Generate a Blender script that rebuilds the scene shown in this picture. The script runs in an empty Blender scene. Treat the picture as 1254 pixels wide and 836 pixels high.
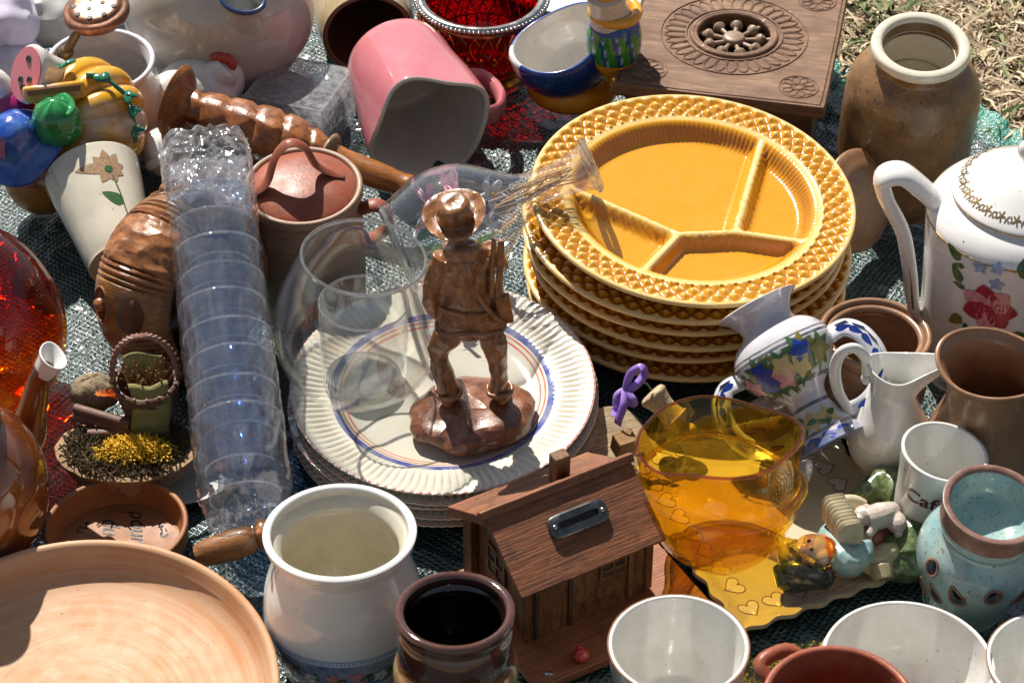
import bpy, bmesh, math, random
from mathutils import Vector, Matrix, Euler, Quaternion, noise as mnoise
R = math.radians
PI = math.pi
random.seed(7)
scene = bpy.context.scene
COL = scene.collection
S = 0.01                                   # everything below is written in centimetres

# ------------------------------------------------------------------ camera geometry (cm)
PITCH = R(39.0); FPX = 2960.0; DIST = 200.0
CAM = Vector((0, -DIST*math.cos(PITCH), DIST*math.sin(PITCH)))
def _ray(px, py):
    x = (px-627)/FPX; v = -(py-418)/FPX
    return Vector((x, math.cos(PITCH)+v*math.sin(PITCH), -math.sin(PITCH)+v*math.cos(PITCH)))
def P(px, py, z=0.0):
    d = _ray(px, py); t = (z-CAM.z)/d.z
    return CAM + d*t
def cm(w, px, py, z=0.0):
    d = _ray(px, py); return w*((z-CAM.z)/d.z)/FPX

# ------------------------------------------------------------------ small helpers
def sm(pts, k=5):
    """Catmull-Rom through a list of tuples"""
    P_ = [Vector(p) for p in pts]; out = []
    n = len(P_)
    for i in range(n-1):
        p0 = P_[max(i-1, 0)]; p1 = P_[i]; p2 = P_[i+1]; p3 = P_[min(i+2, n-1)]
        for j in range(k):
            t = j/k
            out.append(0.5*((2*p1)+(p2-p0)*t+(2*p0-5*p1+4*p2-p3)*t*t+(3*p1-p0-3*p2+p3)*t**3))
    out.append(P_[-1]); return out
def nz(p, s=1.0, o=3):
    return mnoise.fractal(Vector(p)*s, 1.0, 2.0, o)
def smooth01(a, b, x):
    t = min(1, max(0, (x-a)/(b-a))); return t*t*(3-2*t)
def lerp(a, b, t): return a+(b-a)*t

class MB:
    def __init__(s): s.v = []; s.f = []; s.m = []; s.h = None
    def add(s, vs, fs, mi=0, M=None):
        o = len(s.v)
        for p in vs:
            p = Vector(p); s.v.append(M @ p if M is not None else p)
        for f in fs: s.f.append([i+o for i in f]); s.m.append(mi)
    def lathe(s, prof, n=64, fn=None, mi=0, M=None, mif=None):
        vs = []; fs = []; ms = []; rows = []
        for i, (r, z) in enumerate(prof):
            if r < 1e-5:
                rows.append([len(vs)]); p = (0, 0, z)
                vs.append(fn(0, 0, z, i) if fn else p)
            else:
                row = []
                for k in range(n):
                    a = 2*PI*k/n; row.append(len(vs))
                    vs.append(fn(a, r, z, i) if fn else (r*math.cos(a), r*math.sin(a), z))
                rows.append(row)
        for i in range(len(rows)-1):
            A, B = rows[i], rows[i+1]
            for k in range(n):
                k2 = (k+1) % n
                if len(A) == 1 and len(B) == 1: continue
                if len(A) == 1: f = [A[0], B[k2], B[k]]
                elif len(B) == 1: f = [A[k], A[k2], B[0]]
                else: f = [A[k], A[k2], B[k2], B[k]]
                fs.append(f); ms.append(mif(i, k) if mif else mi)
        o = len(s.v); s.add(vs, [], 0, M)
        for f, q in zip(fs, ms): s.f.append([i+o for i in f]); s.m.append(q)
    def ell(s, c, r, n=20, mi=0, rot=None, fn=None):
        if isinstance(r, (int, float)): r = (r, r, r)
        m = max(6, n//2); prof = [(math.sin(PI*i/m), -math.cos(PI*i/m)) for i in range(m+1)]
        prof[0] = (0, -1); prof[-1] = (0, 1)
        M = Matrix.Translation(Vector(c)) @ (rot.to_matrix().to_4x4() if rot is not None else Matrix.Identity(4)) @ Matrix.Diagonal((r[0], r[1], r[2], 1))
        s.lathe(prof, n, fn, mi, M)
    def tube(s, path, r, n=12, mi=0, flat=1.0, up=(0, 0, 1), cap=True, closed=False, fn=None):
        P_ = [Vector(p) for p in path]; N = len(P_)
        rs = [r]*N if isinstance(r, (int, float)) else [lerp(r[min(int(i*(len(r)-1)/(N-1)), len(r)-2)], r[min(int(i*(len(r)-1)/(N-1)), len(r)-2)+1], i*(len(r)-1)/(N-1)-min(int(i*(len(r)-1)/(N-1)), len(r)-2)) for i in range(N)]
        vs = []; fs = []; u = Vector(up); pt = None
        for i, p in enumerate(P_):
            if closed: t = P_[(i+1) % N]-P_[i-1]
            else: t = P_[min(i+1, N-1)]-P_[max(i-1, 0)]
            if t.length < 1e-9: t = Vector((0, 0, 1))
            t.normalize()
            if pt is not None:
                q = pt.rotation_difference(t); u = q @ u
            u = u-t*u.dot(t)
            if u.length < 1e-6: u = t.orthogonal()
            u.normalize(); b = t.cross(u); pt = t
            for k in range(n):
                a = 2*PI*k/n; rr = rs[i]*(fn(i, a) if fn else 1)
                vs.append(p+u*(math.cos(a)*rr)+b*(math.sin(a)*rr*flat))
        L = N if closed else N-1
        for i in range(L):
            j = (i+1) % N
            for k in range(n):
                k2 = (k+1) % n; fs.append([i*n+k, i*n+k2, j*n+k2, j*n+k])
        if cap and not closed:
            fs.append([k for k in range(n)][::-1]); fs.append([(N-1)*n+k for k in range(n)])
        s.add(vs, fs, mi)
    def box(s, c, d, mi=0, M=None, rot=None):
        x, y, z = d[0]/2, d[1]/2, d[2]/2
        vs = [Vector((a*x, b*y, e*z)) for e in (-1, 1) for b in (-1, 1) for a in (-1, 1)]
        if rot is not None: vs = [rot.to_matrix() @ v for v in vs]
        vs = [v+Vector(c) for v in vs]
        s.add(vs, [[0, 2, 3, 1], [4, 5, 7, 6], [0, 1, 5, 4], [2, 6, 7, 3], [0, 4, 6, 2], [1, 3, 7, 5]], mi, M)
    def prism(s, poly, z0, z1, mi=0, M=None):
        n = len(poly)
        vs = [(p[0], p[1], z0) for p in poly]+[(p[0], p[1], z1) for p in poly]
        fs = [list(range(n))[::-1], list(range(n, 2*n))]+[[i, (i+1) % n, n+(i+1) % n, n+i] for i in range(n)]
        s.add(vs, fs, mi, M)
    def grid(s, fn, nu, nv, mi=0, M=None):
        vs = [fn(i/nu, j/nv) for j in range(nv+1) for i in range(nu+1)]
        fs = [[j*(nu+1)+i, j*(nu+1)+i+1, (j+1)*(nu+1)+i+1, (j+1)*(nu+1)+i] for j in range(nv) for i in range(nu)]
        s.add(vs, fs, mi, M)
    # flat paint shapes laid on a surface through map(u, v) -> 3D point
    def petal(s, mp, c, L, W, ang, mi=0, n=7, tip=0.6):
        ca, sa = math.cos(ang), math.sin(ang); vs = []; fs = []
        for i in range(n+1):
            t = i/n; w = W/2*(math.sin(PI*min(1, t**tip)))**0.8 if 0 < t < 1 else 0.0
            for q in (-1, 0, 1):
                x = t*L; y = w*q
                vs.append(mp(c[0]+x*ca-y*sa, c[1]+x*sa+y*ca))
        for i in range(n):
            for q in (0, 1): a = i*3+q; fs.append([a, a+1, a+4, a+3])
        s.add(vs, fs, mi)
    def disc(s, mp, c, r, mi=0, n=14, ry=None):
        ry = ry or r
        vs = [mp(c[0], c[1])]+[mp(c[0]+r*math.cos(2*PI*k/n), c[1]+ry*math.sin(2*PI*k/n)) for k in range(n)]
        s.add(vs, [[0, 1+k, 1+(k+1) % n] for k in range(n)], mi)
    def stroke(s, mp, pts, w, mi=0):
        vs = []; fs = []; n = len(pts)
        for i, p in enumerate(pts):
            a = Vector(pts[max(i-1, 0)]); b = Vector(pts[min(i+1, n-1)]); t = (b-a)
            if t.length < 1e-9: t = Vector((1, 0))
            t.normalize(); q = Vector((-t.y, t.x))*w/2
            vs += [mp(p[0]+q.x, p[1]+q.y), mp(p[0]-q.x, p[1]-q.y)]
        for i in range(n-1): fs.append([2*i, 2*i+1, 2*i+3, 2*i+2])
        s.add(vs, fs, mi)
    def text(s, mp, string, size, mi=0, bold=0.0, shear=0.0, rot=0.0, off=(0, 0), squash=1.0):
        cu = bpy.data.curves.new('t', 'FONT'); cu.body = string; cu.size = size; cu.offset = bold
        cu.shear = shear; cu.align_x = 'CENTER'; cu.align_y = 'CENTER'; cu.resolution_u = 4
        ob = bpy.data.objects.new('t', cu); me = ob.to_mesh()
        bm = bmesh.new(); bm.from_mesh(me); bmesh.ops.triangulate(bm, faces=bm.faces[:])
        ca, sa = math.cos(rot), math.sin(rot); vs = []
        for v in bm.verts:
            x, y = v.co.x*squash, v.co.y
            vs.append(mp(off[0]+x*ca-y*sa, off[1]+x*sa+y*ca))
        fs = [[v.index for v in f.verts] for f in bm.faces]
        bm.free(); ob.to_mesh_clear(); bpy.data.objects.remove(ob); bpy.data.curves.remove(cu)
        s.add(vs, fs, mi)

def rz_of(prof):
    def f(z):
        best = None
        for (a, b) in zip(prof[:-1], prof[1:]):
            z0, z1 = a[1], b[1]
            if (z0-z)*(z1-z) <= 0 and abs(z1-z0) > 1e-6:
                r = a[0]+(b[0]-a[0])*(z-z0)/(z1-z0)
                if best is None or r > best: best = r
        return best if best is not None else prof[-1][0]
    return f
def lmap(prof, th0, z0, off=0.03, dirn=1):
    rf = rz_of(prof); r0 = rf(z0)
    def mp(u, v):
        z = z0+v; r = rf(z)+off; th = th0+dirn*u/r0
        return Vector((r*math.cos(th), r*math.sin(th), z))
    return mp
def vessel(outer, t=0.3, floor=0.4, k=5, smooth=True, lip=0.0, inner_floor_r=None):
    """closed hollow profile from an outer profile that starts at the base centre"""
    o = [(p[0], p[1]) for p in (sm(outer, k) if smooth else [Vector(p) for p in outer])]
    o = [(max(0, r), z) for r, z in o]
    if o[0][0] > 1e-5: o = [(0, o[0][1])]+o
    top = o[-1]
    rim = [(top[0]+lip*0.6, top[1]+t*0.25), (top[0]+lip*0.3-t*0.25, top[1]+t*0.5), (top[0]-t*0.75, top[1]+t*0.45), (top[0]-t, top[1]+t*0.15)]
    inn = [(r-t, z) for r, z in reversed(o) if z > floor+0.02*top[1] and r-t > 0.02]
    if inn:
        rr = inn[-1][0]
        inn += [(rr*0.93, floor+0.12), (rr*0.8, floor+0.02), (rr*0.4, floor), (0, floor)]
    return o+rim+inn

def link(o): COL.objects.link(o); return o
def obj(name, mb, mats, parent=None, loc=None, rot=None, mat4=None, sharp=50, flatshade=False, bevel=0, sub=0, recalc=True, hattr=None):
    me = bpy.data.meshes.new(name)
    me.from_pydata([tuple(v*S) for v in mb.v], [], mb.f)
    if not isinstance(mats, (list, tuple)): mats = [mats]
    for m in mats: me.materials.append(m)
    if any(mb.m): me.polygons.foreach_set('material_index', mb.m)
    if recalc:
        bm = bmesh.new(); bm.from_mesh(me); bmesh.ops.recalc_face_normals(bm, faces=bm.faces[:]); bm.to_mesh(me); bm.free()
    if hattr:
        a = me.attributes.new('glaze', 'FLOAT', 'POINT'); a.data.foreach_set('value', hattr)
    me.polygons.foreach_set('use_smooth', [not flatshade]*len(me.polygons))
    me.update()
    if sharp and not flatshade: me.set_sharp_from_angle(angle=R(sharp))
    o = bpy.data.objects.new(name, me); link(o)
    if parent is not None: o.parent = parent
    if mat4 is not None: o.matrix_local = mat4
    else:
        if loc is not None: o.location = Vector(loc)*S
        if rot is not None: o.rotation_euler = rot
    if bevel:
        b = o.modifiers.new('bevel', 'BEVEL'); b.width = bevel*S; b.segments = 2; b.limit_method = 'ANGLE'; b.angle_limit = R(40)
    if sub:
        b = o.modifiers.new('sub', 'SUBSURF'); b.levels = sub; b.render_levels = sub
    return o
def fig(name, mb, mat, parent, vox=0.1, it=4, **kw):
    """closed overlapping shapes fused into one continuous skin"""
    o = obj(name, mb, mat, parent, sharp=0, **kw)
    r = o.modifiers.new('fuse', 'REMESH'); r.mode = 'VOXEL'; r.voxel_size = vox*S; r.use_smooth_shade = True
    if it:
        s_ = o.modifiers.new('smooth', 'SMOOTH'); s_.iterations = it; s_.factor = 0.5
    return o
def tag(o, label, cat=None, group=None, kind=None):
    o['label'] = label
    if cat: o['category'] = cat
    if group: o['group'] = group
    if kind: o['kind'] = kind
    return o
def mloc(v): return Matrix.Translation(Vector(v)*S)
def axis_m(A, B, roll=0.0):
    d = (Vector(B)-Vector(A)).normalized()
    q = d.to_track_quat('Z', 'Y'); return mloc(A) @ q.to_matrix().to_4x4() @ Matrix.Rotation(roll, 4, 'Z')
def thing(name, label, cat, loc=(0, 0, 0), rot=None, group=None, mat4=None):
    o = bpy.data.objects.new(name, None); o.empty_display_size = 0.02; link(o)
    if mat4 is not None: o.matrix_world = mat4
    else:
        o.location = Vector(loc)*S
        if rot is not None: o.rotation_euler = rot
    return tag(o, label, cat, group)
def rimplace(rim, H, tx=0.0, ty=0.0, rz=0.0, zb=0.0, rb=0.0):
    """matrix of a vessel whose rim centre is seen at pixel rim; H tall, leaning by tx (to viewer) / ty (to the right)"""
    Mr = Matrix.Rotation(R(ty), 4, 'Y') @ Matrix.Rotation(R(tx), 4, 'X') @ Matrix.Rotation(R(rz), 4, 'Z')
    up = Mr @ Vector((0, 0, H)); lean = math.acos(min(1, up.z/H))
    zr = zb+up.z+rb*math.sin(lean)
    b = P(rim[0], rim[1], zr)-up
    return Matrix.Translation(b*S) @ Mr
def copy_tree(o, parent=None):
    c = o.copy(); COL.objects.link(c)
    if parent is not None: c.parent = parent; c.matrix_parent_inverse = o.matrix_parent_inverse.copy()
    for ch in list(o.children): copy_tree(ch, c)
    return c
def carve(o, cutters):
    """cut closed shapes out of a mesh for good (the cutters are removed again)"""
    tmp = []
    for mb in cutters:
        c = obj('cutter', mb, [], None, sharp=0); c.matrix_world = o.matrix_world.copy(); tmp.append(c)
        b = o.modifiers.new('b', 'BOOLEAN'); b.operation = 'DIFFERENCE'; b.object = c; b.solver = 'EXACT'
    bpy.context.view_layer.update()
    for c in tmp: c.matrix_world = o.matrix_world.copy()
    bpy.context.view_layer.update()
    dg = bpy.context.evaluated_depsgraph_get()
    me = bpy.data.meshes.new_from_object(o.evaluated_get(dg))
    o.modifiers.clear(); o.data = me
    for c in tmp: bpy.data.objects.remove(c)
    me.polygons.foreach_set('use_smooth', [True]*len(me.polygons)); me.set_sharp_from_angle(angle=R(40))

# ------------------------------------------------------------------ materials
class NT:
    def __init__(s, name):
        s.m = bpy.data.materials.new(name); s.m.use_nodes = True; s.t = s.m.node_tree; s.t.nodes.clear()
        s.out = s.n('ShaderNodeOutputMaterial'); s.tc = None
    def n(s, ty, **kw):
        nd = s.t.nodes.new(ty)
        for k, v in kw.items():
            if k.startswith('_'): setattr(nd, k[1:], v)
            else:
                key = k.replace('__', ' ')
                nd.inputs[key].default_value = v
        return nd
    def l(s, a, b): s.t.links.new(a, b)
    def co(s, stretch=None):
        if s.tc is None: s.tc = s.n('ShaderNodeTexCoord')
        if stretch is None: return s.tc.outputs['Object']
        mp = s.n('ShaderNodeMapping'); mp.inputs['Scale'].default_value = stretch
        s.l(s.tc.outputs['Object'], mp.inputs['Vector']); return mp.outputs['Vector']
    def noise(s, sc, detail=4, rough=0.6, stretch=None, dist=0.0):
        nd = s.n('ShaderNodeTexNoise', Scale=sc*100, Detail=detail, Roughness=rough, Distortion=dist)
        s.l(s.co(stretch), nd.inputs['Vector']); return nd.outputs['Fac']
    def rng(s, v, lo, hi, a=0.0, b=1.0):
        nd = s.n('ShaderNodeMapRange'); nd.clamp = True
        nd.inputs[1].default_value = lo; nd.inputs[2].default_value = hi; nd.inputs[3].default_value = a; nd.inputs[4].default_value = b
        s.l(v, nd.inputs[0]); return nd.outputs[0]
    def math(s, op, a, b=None):
        nd = s.n('ShaderNodeMath'); nd.operation = op
        for i, x in enumerate((a, b)):
            if x is None: continue
            if isinstance(x, (int, float)): nd.inputs[i].default_value = x
            else: s.l(x, nd.inputs[i])
        return nd.outputs[0]
    def mix(s, f, a, b, mode='MIX'):
        nd = s.n('ShaderNodeMix'); nd.data_type = 'RGBA'; nd.blend_type = mode
        for idx, x in ((0, f), (6, a), (7, b)):
            if isinstance(x, (int, float)): nd.inputs[idx].default_value = x
            elif isinstance(x, tuple): nd.inputs[idx].default_value = (*x[:3], 1)
            else: s.l(x, nd.inputs[idx])
        return nd.outputs[2]
    def ramp(s, v, stops, interp='CONSTANT'):
        nd = s.n('ShaderNodeValToRGB'); cr = nd.color_ramp; cr.interpolation = interp
        while len(cr.elements) < len(stops): cr.elements.new(0.5)
        for e, (p, c) in zip(cr.elements, stops): e.position = p
        for e, (p, c) in zip(cr.elements, stops): e.position = p; e.color = (*c[:3], 1)
        s.l(v, nd.inputs[0]); return nd.outputs[0]
    def bump(s, h, dist, prev=None, strength=1.0):
        nd = s.n('ShaderNodeBump', Strength=strength, Distance=dist*S); s.l(h, nd.inputs['Height'])
        if prev is not None: s.l(prev, nd.inputs['Normal'])
        return nd.outputs[0]
    def princ(s, col, rough=0.3, metal=0, spec=0.5, coat=0, normal=None, sss=0, sheen=0):
        b = s.n('ShaderNodeBsdfPrincipled')
        if isinstance(col, tuple): b.inputs['Base Color'].default_value = (*col[:3], 1)
        else: s.l(col, b.inputs['Base Color'])
        if isinstance(rough, (int, float)): b.inputs['Roughness'].default_value = rough
        else: s.l(rough, b.inputs['Roughness'])
        b.inputs['Metallic'].default_value = metal; b.inputs['Specular IOR Level'].default_value = spec
        b.inputs['Coat Weight'].default_value = coat; b.inputs['Coat Roughness'].default_value = 0.06
        if sss: b.inputs['Subsurface Weight'].default_value = sss; b.inputs['Subsurface Radius'].default_value = (0.004, 0.003, 0.002); b.inputs['Subsurface Scale'].default_value = 1.0
        if normal is not None: s.l(normal, b.inputs['Normal'])
        s.b = b; return b.outputs[0]
    def done(s, sh): s.l(sh, s.out.inputs[0]); return s.m

def pmat(name, c1, c2=None, sc=0.5, lo=0.35, hi=0.65, rough=0.3, dr=0.1, bump=0.0, bsc=3.0, coat=0.0, metal=0, spec=0.5,
         spk=None, bands=None, stretch=None, detail=4, sss=0, dirt=0.25, wob=0.02, rings=None):
    t = NT(name)
    if bands:
        mode, stops = bands; mx = stops[-1][0]*1.02+1e-6
        sep = t.n('ShaderNodeSeparateXYZ'); t.l(t.co(), sep.inputs[0])
        if mode == 'r':
            x2 = t.math('MULTIPLY', sep.outputs[0], sep.outputs[0]); y2 = t.math('MULTIPLY', sep.outputs[1], sep.outputs[1])
            v = t.math('SQRT', t.math('ADD', x2, y2))
        else: v = sep.outputs[2]
        v = t.math('MULTIPLY', v, 1/(mx*S))
        if wob: v = t.math('ADD', v, t.math('MULTIPLY', t.math('SUBTRACT', t.noise(0.8), 0.5), wob))
        col = t.ramp(v, [(p/mx, c) for p, c in stops])
        if c2 is not None: col = t.mix(t.rng(t.noise(sc, detail, stretch=stretch), lo, hi, 0, 0.5), col, c2)
    else:
        col = c1
        if c2 is not None: col = t.mix(t.rng(t.noise(sc, detail, stretch=stretch), lo, hi), c1, c2)
    if rings:                                    # turning marks, running round the wheel axis
        rc, ramt = rings; sp_ = t.n('ShaderNodeSeparateXYZ'); t.l(t.co(), sp_.inputs[0])
        rad = t.math('SQRT', t.math('ADD', t.math('MULTIPLY', sp_.outputs[0], sp_.outputs[0]), t.math('MULTIPLY', sp_.outputs[1], sp_.outputs[1])))
        ang_ = t.math('ARCTAN2', sp_.outputs[1], sp_.outputs[0]); cb = t.n('ShaderNodeCombineXYZ'); t.l(t.math('MULTIPLY', rad, 100.0), cb.inputs[0]); t.l(t.math('MULTIPLY', ang_, 0.35), cb.inputs[1]); t.l(t.math('MULTIPLY', sp_.outputs[2], 100.0), cb.inputs[2])
        rn = t.n('ShaderNodeTexNoise', Scale=1.6, Detail=6.0, Roughness=0.7); t.l(cb.outputs[0], rn.inputs['Vector'])
        col = t.mix(t.rng(rn.outputs['Fac'], 0.38, 0.68, 0, ramt), col, rc)
    if spk:
        sc_, thr, cs = spk
        col = t.mix(t.rng(t.noise(sc_, 2), thr, thr+0.04), col, cs)
    if dirt:                                     # faint dust and handling marks
        d = t.rng(t.noise(0.45, 9, 0.75), 0.45, 0.72, 0, dirt*0.55)
        col = t.mix(d, col, (0.28, 0.22, 0.16))
        col = t.mix(t.rng(t.noise(3.3, 2), 0.71, 0.74, 0, 0.7), col, (0.10, 0.07, 0.05))
    rr = t.rng(t.noise(0.9, 4), 0.3, 0.7, max(0.02, rough-dr), rough+dr) if dr else rough
    nrm = None
    if bump: nrm = t.bump(t.noise(bsc, 3, stretch=stretch), bump)
    return t.done(t.princ(col, rr, metal, spec, coat, nrm, sss))

def glass(name, tint, rough=0.0, ior=1.5, refr=0.0, dust_glint=0.0, bump=0.0, bsc=1.0, tint2=None, tz=None, gl=(1, 1, 1), stretch=None, glint_stretch=None):
    t = NT(name); col = (*tint, 1)
    tr = t.n('ShaderNodeBsdfTransparent'); tr.inputs[0].default_value = col
    src = None
    if tint2 is not None:
        sep = t.n('ShaderNodeSeparateXYZ'); t.l(t.co(), sep.inputs[0])
        f = t.rng(t.math('ADD', sep.outputs[2], t.math('MULTIPLY', t.noise(0.3), 0.02)), tz[0]*S, tz[1]*S); src = t.mix(f, tint, tint2); t.l(src, tr.inputs[0])
    nrm = t.bump(t.noise(bsc, 3, stretch=stretch), bump) if bump else None
    g = t.n('ShaderNodeBsdfGlossy'); g.inputs['Roughness'].default_value = rough; g.inputs[0].default_value = (*gl, 1)
    fr = t.n('ShaderNodeFresnel', IOR=ior); ge = t.n('ShaderNodeNewGeometry')      # every face of the wall reflects like an outer face
    t.l(t.rng(ge.outputs['Backfacing'], 0, 1, ior, 1/ior), fr.inputs['IOR'])
    if nrm is not None: t.l(nrm, g.inputs['Normal']); t.l(nrm, fr.inputs['Normal'])
    base = tr.outputs[0]
    if refr:
        rf = t.n('ShaderNodeBsdfRefraction', IOR=ior, Roughness=rough); rf.inputs[0].default_value = col
        if src is not None: t.l(src, rf.inputs[0])
        if nrm is not None: t.l(nrm, rf.inputs['Normal'])
        mx = t.n('ShaderNodeMixShader'); mx.inputs[0].default_value = refr; t.l(base, mx.inputs[1]); t.l(rf.outputs[0], mx.inputs[2]); base = mx.outputs[0]
    if dust_glint:  # white mixed in for dust, and as painted highlights and haze
        d1 = t.n('ShaderNodeBsdfDiffuse'); d1.inputs[0].default_value = (0.8, 0.8, 0.8, 1)
        d2 = t.n('ShaderNodeBsdfTranslucent'); d2.inputs[0].default_value = (0.8, 0.8, 0.82, 1)
        df = t.n('ShaderNodeMixShader'); df.inputs[0].default_value = 0.6; t.l(d1.outputs[0], df.inputs[1]); t.l(d2.outputs[0], df.inputs[2])
        mx = t.n('ShaderNodeMixShader'); t.l(t.rng(t.noise(1.3, 8, 0.8, glint_stretch), 0.4, 0.75, dust_glint*.25, dust_glint*2), mx.inputs[0]); t.l(base, mx.inputs[1]); t.l(df.outputs[0], mx.inputs[2]); base = mx.outputs[0]
    m2 = t.n('ShaderNodeMixShader'); t.l(fr.outputs[0], m2.inputs[0]); t.l(base, m2.inputs[1]); t.l(g.outputs[0], m2.inputs[2])
    return t.done(m2.outputs[0])

def wood(name, c1, c2, sc=1.2, stretch=(0.12, 1, 1), rough=0.35, bump=0.03, coat=0.1, dark=None):
    t = NT(name)
    n1 = t.noise(sc, 6, 0.65, stretch, 0.6); n2 = t.noise(sc*6, 3, 0.6, (stretch[0]*0.4, stretch[1], stretch[2]))
    col = t.mix(t.rng(n1, 0.35, 0.65), c1, c2)
    col = t.mix(t.rng(n2, 0.45, 0.68, 0, 0.8), col, dark or tuple(x*0.35 for x in c1))
    col = t.mix(t.rng(t.noise(0.5, 7, 0.75), 0.47, 0.66, 0, 0.7), col, dark or tuple(x*0.4 for x in c1))
    nrm = t.bump(n2, bump*1.5)
    return t.done(t.princ(col, t.rng(n1, 0.3, 0.7, rough, rough+0.2), 0, 0.35, coat*.6, nrm))

def carved(name, c1, c2, cell=1.0, rough=0.38, bump=0.18, dark=(0.02, 0.008, 0.004), coat=0.08, edge=0.2):
    t = NT(name)
    vo = t.n('ShaderNodeTexVoronoi', Scale=cell*100); t.l(t.co((1, 1, 0.55)), vo.inputs['Vector'])
    vo2 = t.n('ShaderNodeTexVoronoi', Scale=cell*100); vo2.feature = 'DISTANCE_TO_EDGE'; t.l(t.co((1, 1, 0.55)), vo2.inputs['Vector'])
    col = t.mix(t.rng(t.noise(0.6, 6, 0.7, dist=0.5), 0.35, 0.65), c1, c2)
    col = t.mix(t.rng(t.noise(2.2, 5, 0.7, (1, 1, 0.3)), 0.48, 0.70, 0, 0.7), col, dark)
    col = t.mix(t.rng(vo2.outputs[0], 0.0, 0.05, edge, 0), col, dark)
    n1 = t.bump(vo.outputs['Distance'], bump); n2 = t.bump(t.noise(6, 3), 0.02, n1)
    return t.done(t.princ(col, t.rng(t.noise(1.5), 0.3, 0.7, rough-0.1, rough+0.18), 0, 0.5, coat, n2))
# ------------------------------------------------------------------ camera, light, world
cd = bpy.data.cameras.new('camera'); cam = bpy.data.objects.new('camera', cd); link(cam)
cam.location = CAM*S; cam.rotation_euler = (PI/2-PITCH, 0, 0)
cd.sensor_width = 36; cd.lens = 36*FPX/1254; cd.clip_start = 0.05; cd.clip_end = 500
cd.dof.use_dof = True; cd.dof.focus_distance = 1.93; cd.dof.aperture_fstop = 20
scene.camera = cam
SUN_EL, SUN_AZ = 50.0, -24.0            # the sun stands behind the goods, a little to the left
w = bpy.data.worlds.new('World'); scene.world = w; w.use_nodes = True
wt = w.node_tree; bg = wt.nodes['Background']; sky = wt.nodes.new('ShaderNodeTexSky'); sky.sky_type = 'NISHITA'
sky.sun_disc = False; sky.sun_elevation = R(SUN_EL); sky.sun_rotation = R(SUN_AZ); sky.altitude = 200
hs = wt.nodes.new('ShaderNodeHueSaturation'); hs.inputs['Saturation'].default_value = 0.6
wt.links.new(sky.outputs[0], hs.inputs['Color']); wt.links.new(hs.outputs[0], bg.inputs[0]); bg.inputs[1].default_value = 0.055
sd = bpy.data.lights.new('sun', 'SUN'); sun = bpy.data.objects.new('sun', sd); link(sun)
sd.energy = 5.0; sd.angle = R(0.55); sd.color = (1.0, 0.95, 0.87)
dirv = Vector((math.sin(R(SUN_AZ))*math.cos(R(SUN_EL)), math.cos(R(SUN_AZ))*math.cos(R(SUN_EL)), math.sin(R(SUN_EL))))
sun.rotation_euler = dirv.to_track_quat('Z', 'Y').to_euler(); sun.location = dirv*5
scene.view_settings.view_transform = 'Standard'; scene.view_settings.look = 'None'
scene.view_settings.exposure = 0.64; scene.view_settings.gamma = 1
cy = scene.cycles
scene.render.engine = 'CYCLES'
cy.max_bounces = 12; cy.transparent_max_bounces = 40; cy.transmission_bounces = 10; cy.glossy_bounces = 5; cy.diffuse_bounces = 4
cy.caustics_reflective = False; cy.caustics_refractive = False; cy.sample_clamp_indirect = 6; cy.use_denoising = True
cy.blur_glossy = 0.3

# ------------------------------------------------------------------ ground and tarp
t = NT('dry_soil')
col = t.mix(t.rng(t.noise(0.4, 6, 0.7), 0.35, 0.65), (0.20, 0.15, 0.09), (0.34, 0.27, 0.17))
soil = t.done(t.princ(col, 0.9, 0, 0.2, 0, t.bump(t.noise(1.5, 6, 0.7), 0.6)))
g = MB()
g.grid(lambda u, v: (-400+800*u, -300+1100*v, -1.0), 4, 4)
gr = obj('ground', g, soil); gr['kind'] = 'structure'
e0, e1 = P(1015, 62, 0), P(1254, 150, 0)
slope = (e1.y-e0.y)/(e1.x-e0.x)
def yedge(x): return min(95.0, e0.y+slope*(x-e0.x)+1.2*math.sin(x*0.35)+0.8*math.sin(x*0.9+1))
def tarp_z(x, y, e):
    z = 0.45*nz((x*0.09, y*0.09, 3), 1, 4)-0.35
    rx = x*0.8+y*0.6
    z += 0.30*abs(nz((rx*0.16, (x*-0.6+y*0.8)*0.05, 9), 1, 3))
    z += 0.09*nz((x*0.7, y*0.7, 5), 1, 3)+0.30*(0.35-abs(nz((x*0.30+3, y*0.22, 2), 1, 2)))+0.12*(0.3-abs(nz((x*0.8, y*0.55, 8), 1, 2)))
    cx_ = (x*0.35+y*0.94) % 17.0; z += 0.22*math.exp(-((cx_-8.5)/0.35)**2)      # fold marks of the packed sheet
    cy_ = (x*0.94-y*0.35) % 21.0; z += 0.20*math.exp(-((cy_-10)/0.35)**2)
    if e < 9:                       # gathered hem
        k = 1-e/9
        z += k*k*0.9*abs(math.sin(x*1.15+0.9*math.sin(y*0.5)+1.5*nz((x*0.2, y*0.2, 0), 1, 2)))-0.15*k
    return z
tp = MB()
NX, NY = 330, 330
def tf(u, v):
    x = -75+160*u; ye = yedge(x); y = -62+(ye+62)*v
    return (x, y, tarp_z(x, y, ye-y))
tp.grid(tf, NX, NY)
hem = [max(0.0, min(1.0, 1.3-(yedge(v.x)-v.y)/6)) for v in tp.v]
t = NT('woven_tarp')
wv = t.n('ShaderNodeTexWave', Scale=15.0, Distortion=1.2); wv.bands_direction = 'X'
wv2 = t.n('ShaderNodeTexWave', Scale=15.0, Distortion=1.2); wv2.bands_direction = 'Y'
mpn = t.n('ShaderNodeMapping'); mpn.inputs['Rotation'].default_value = (0, 0, R(34)); mpn.inputs['Scale'].default_value = (4.5, 4.5, 4.5)
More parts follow.
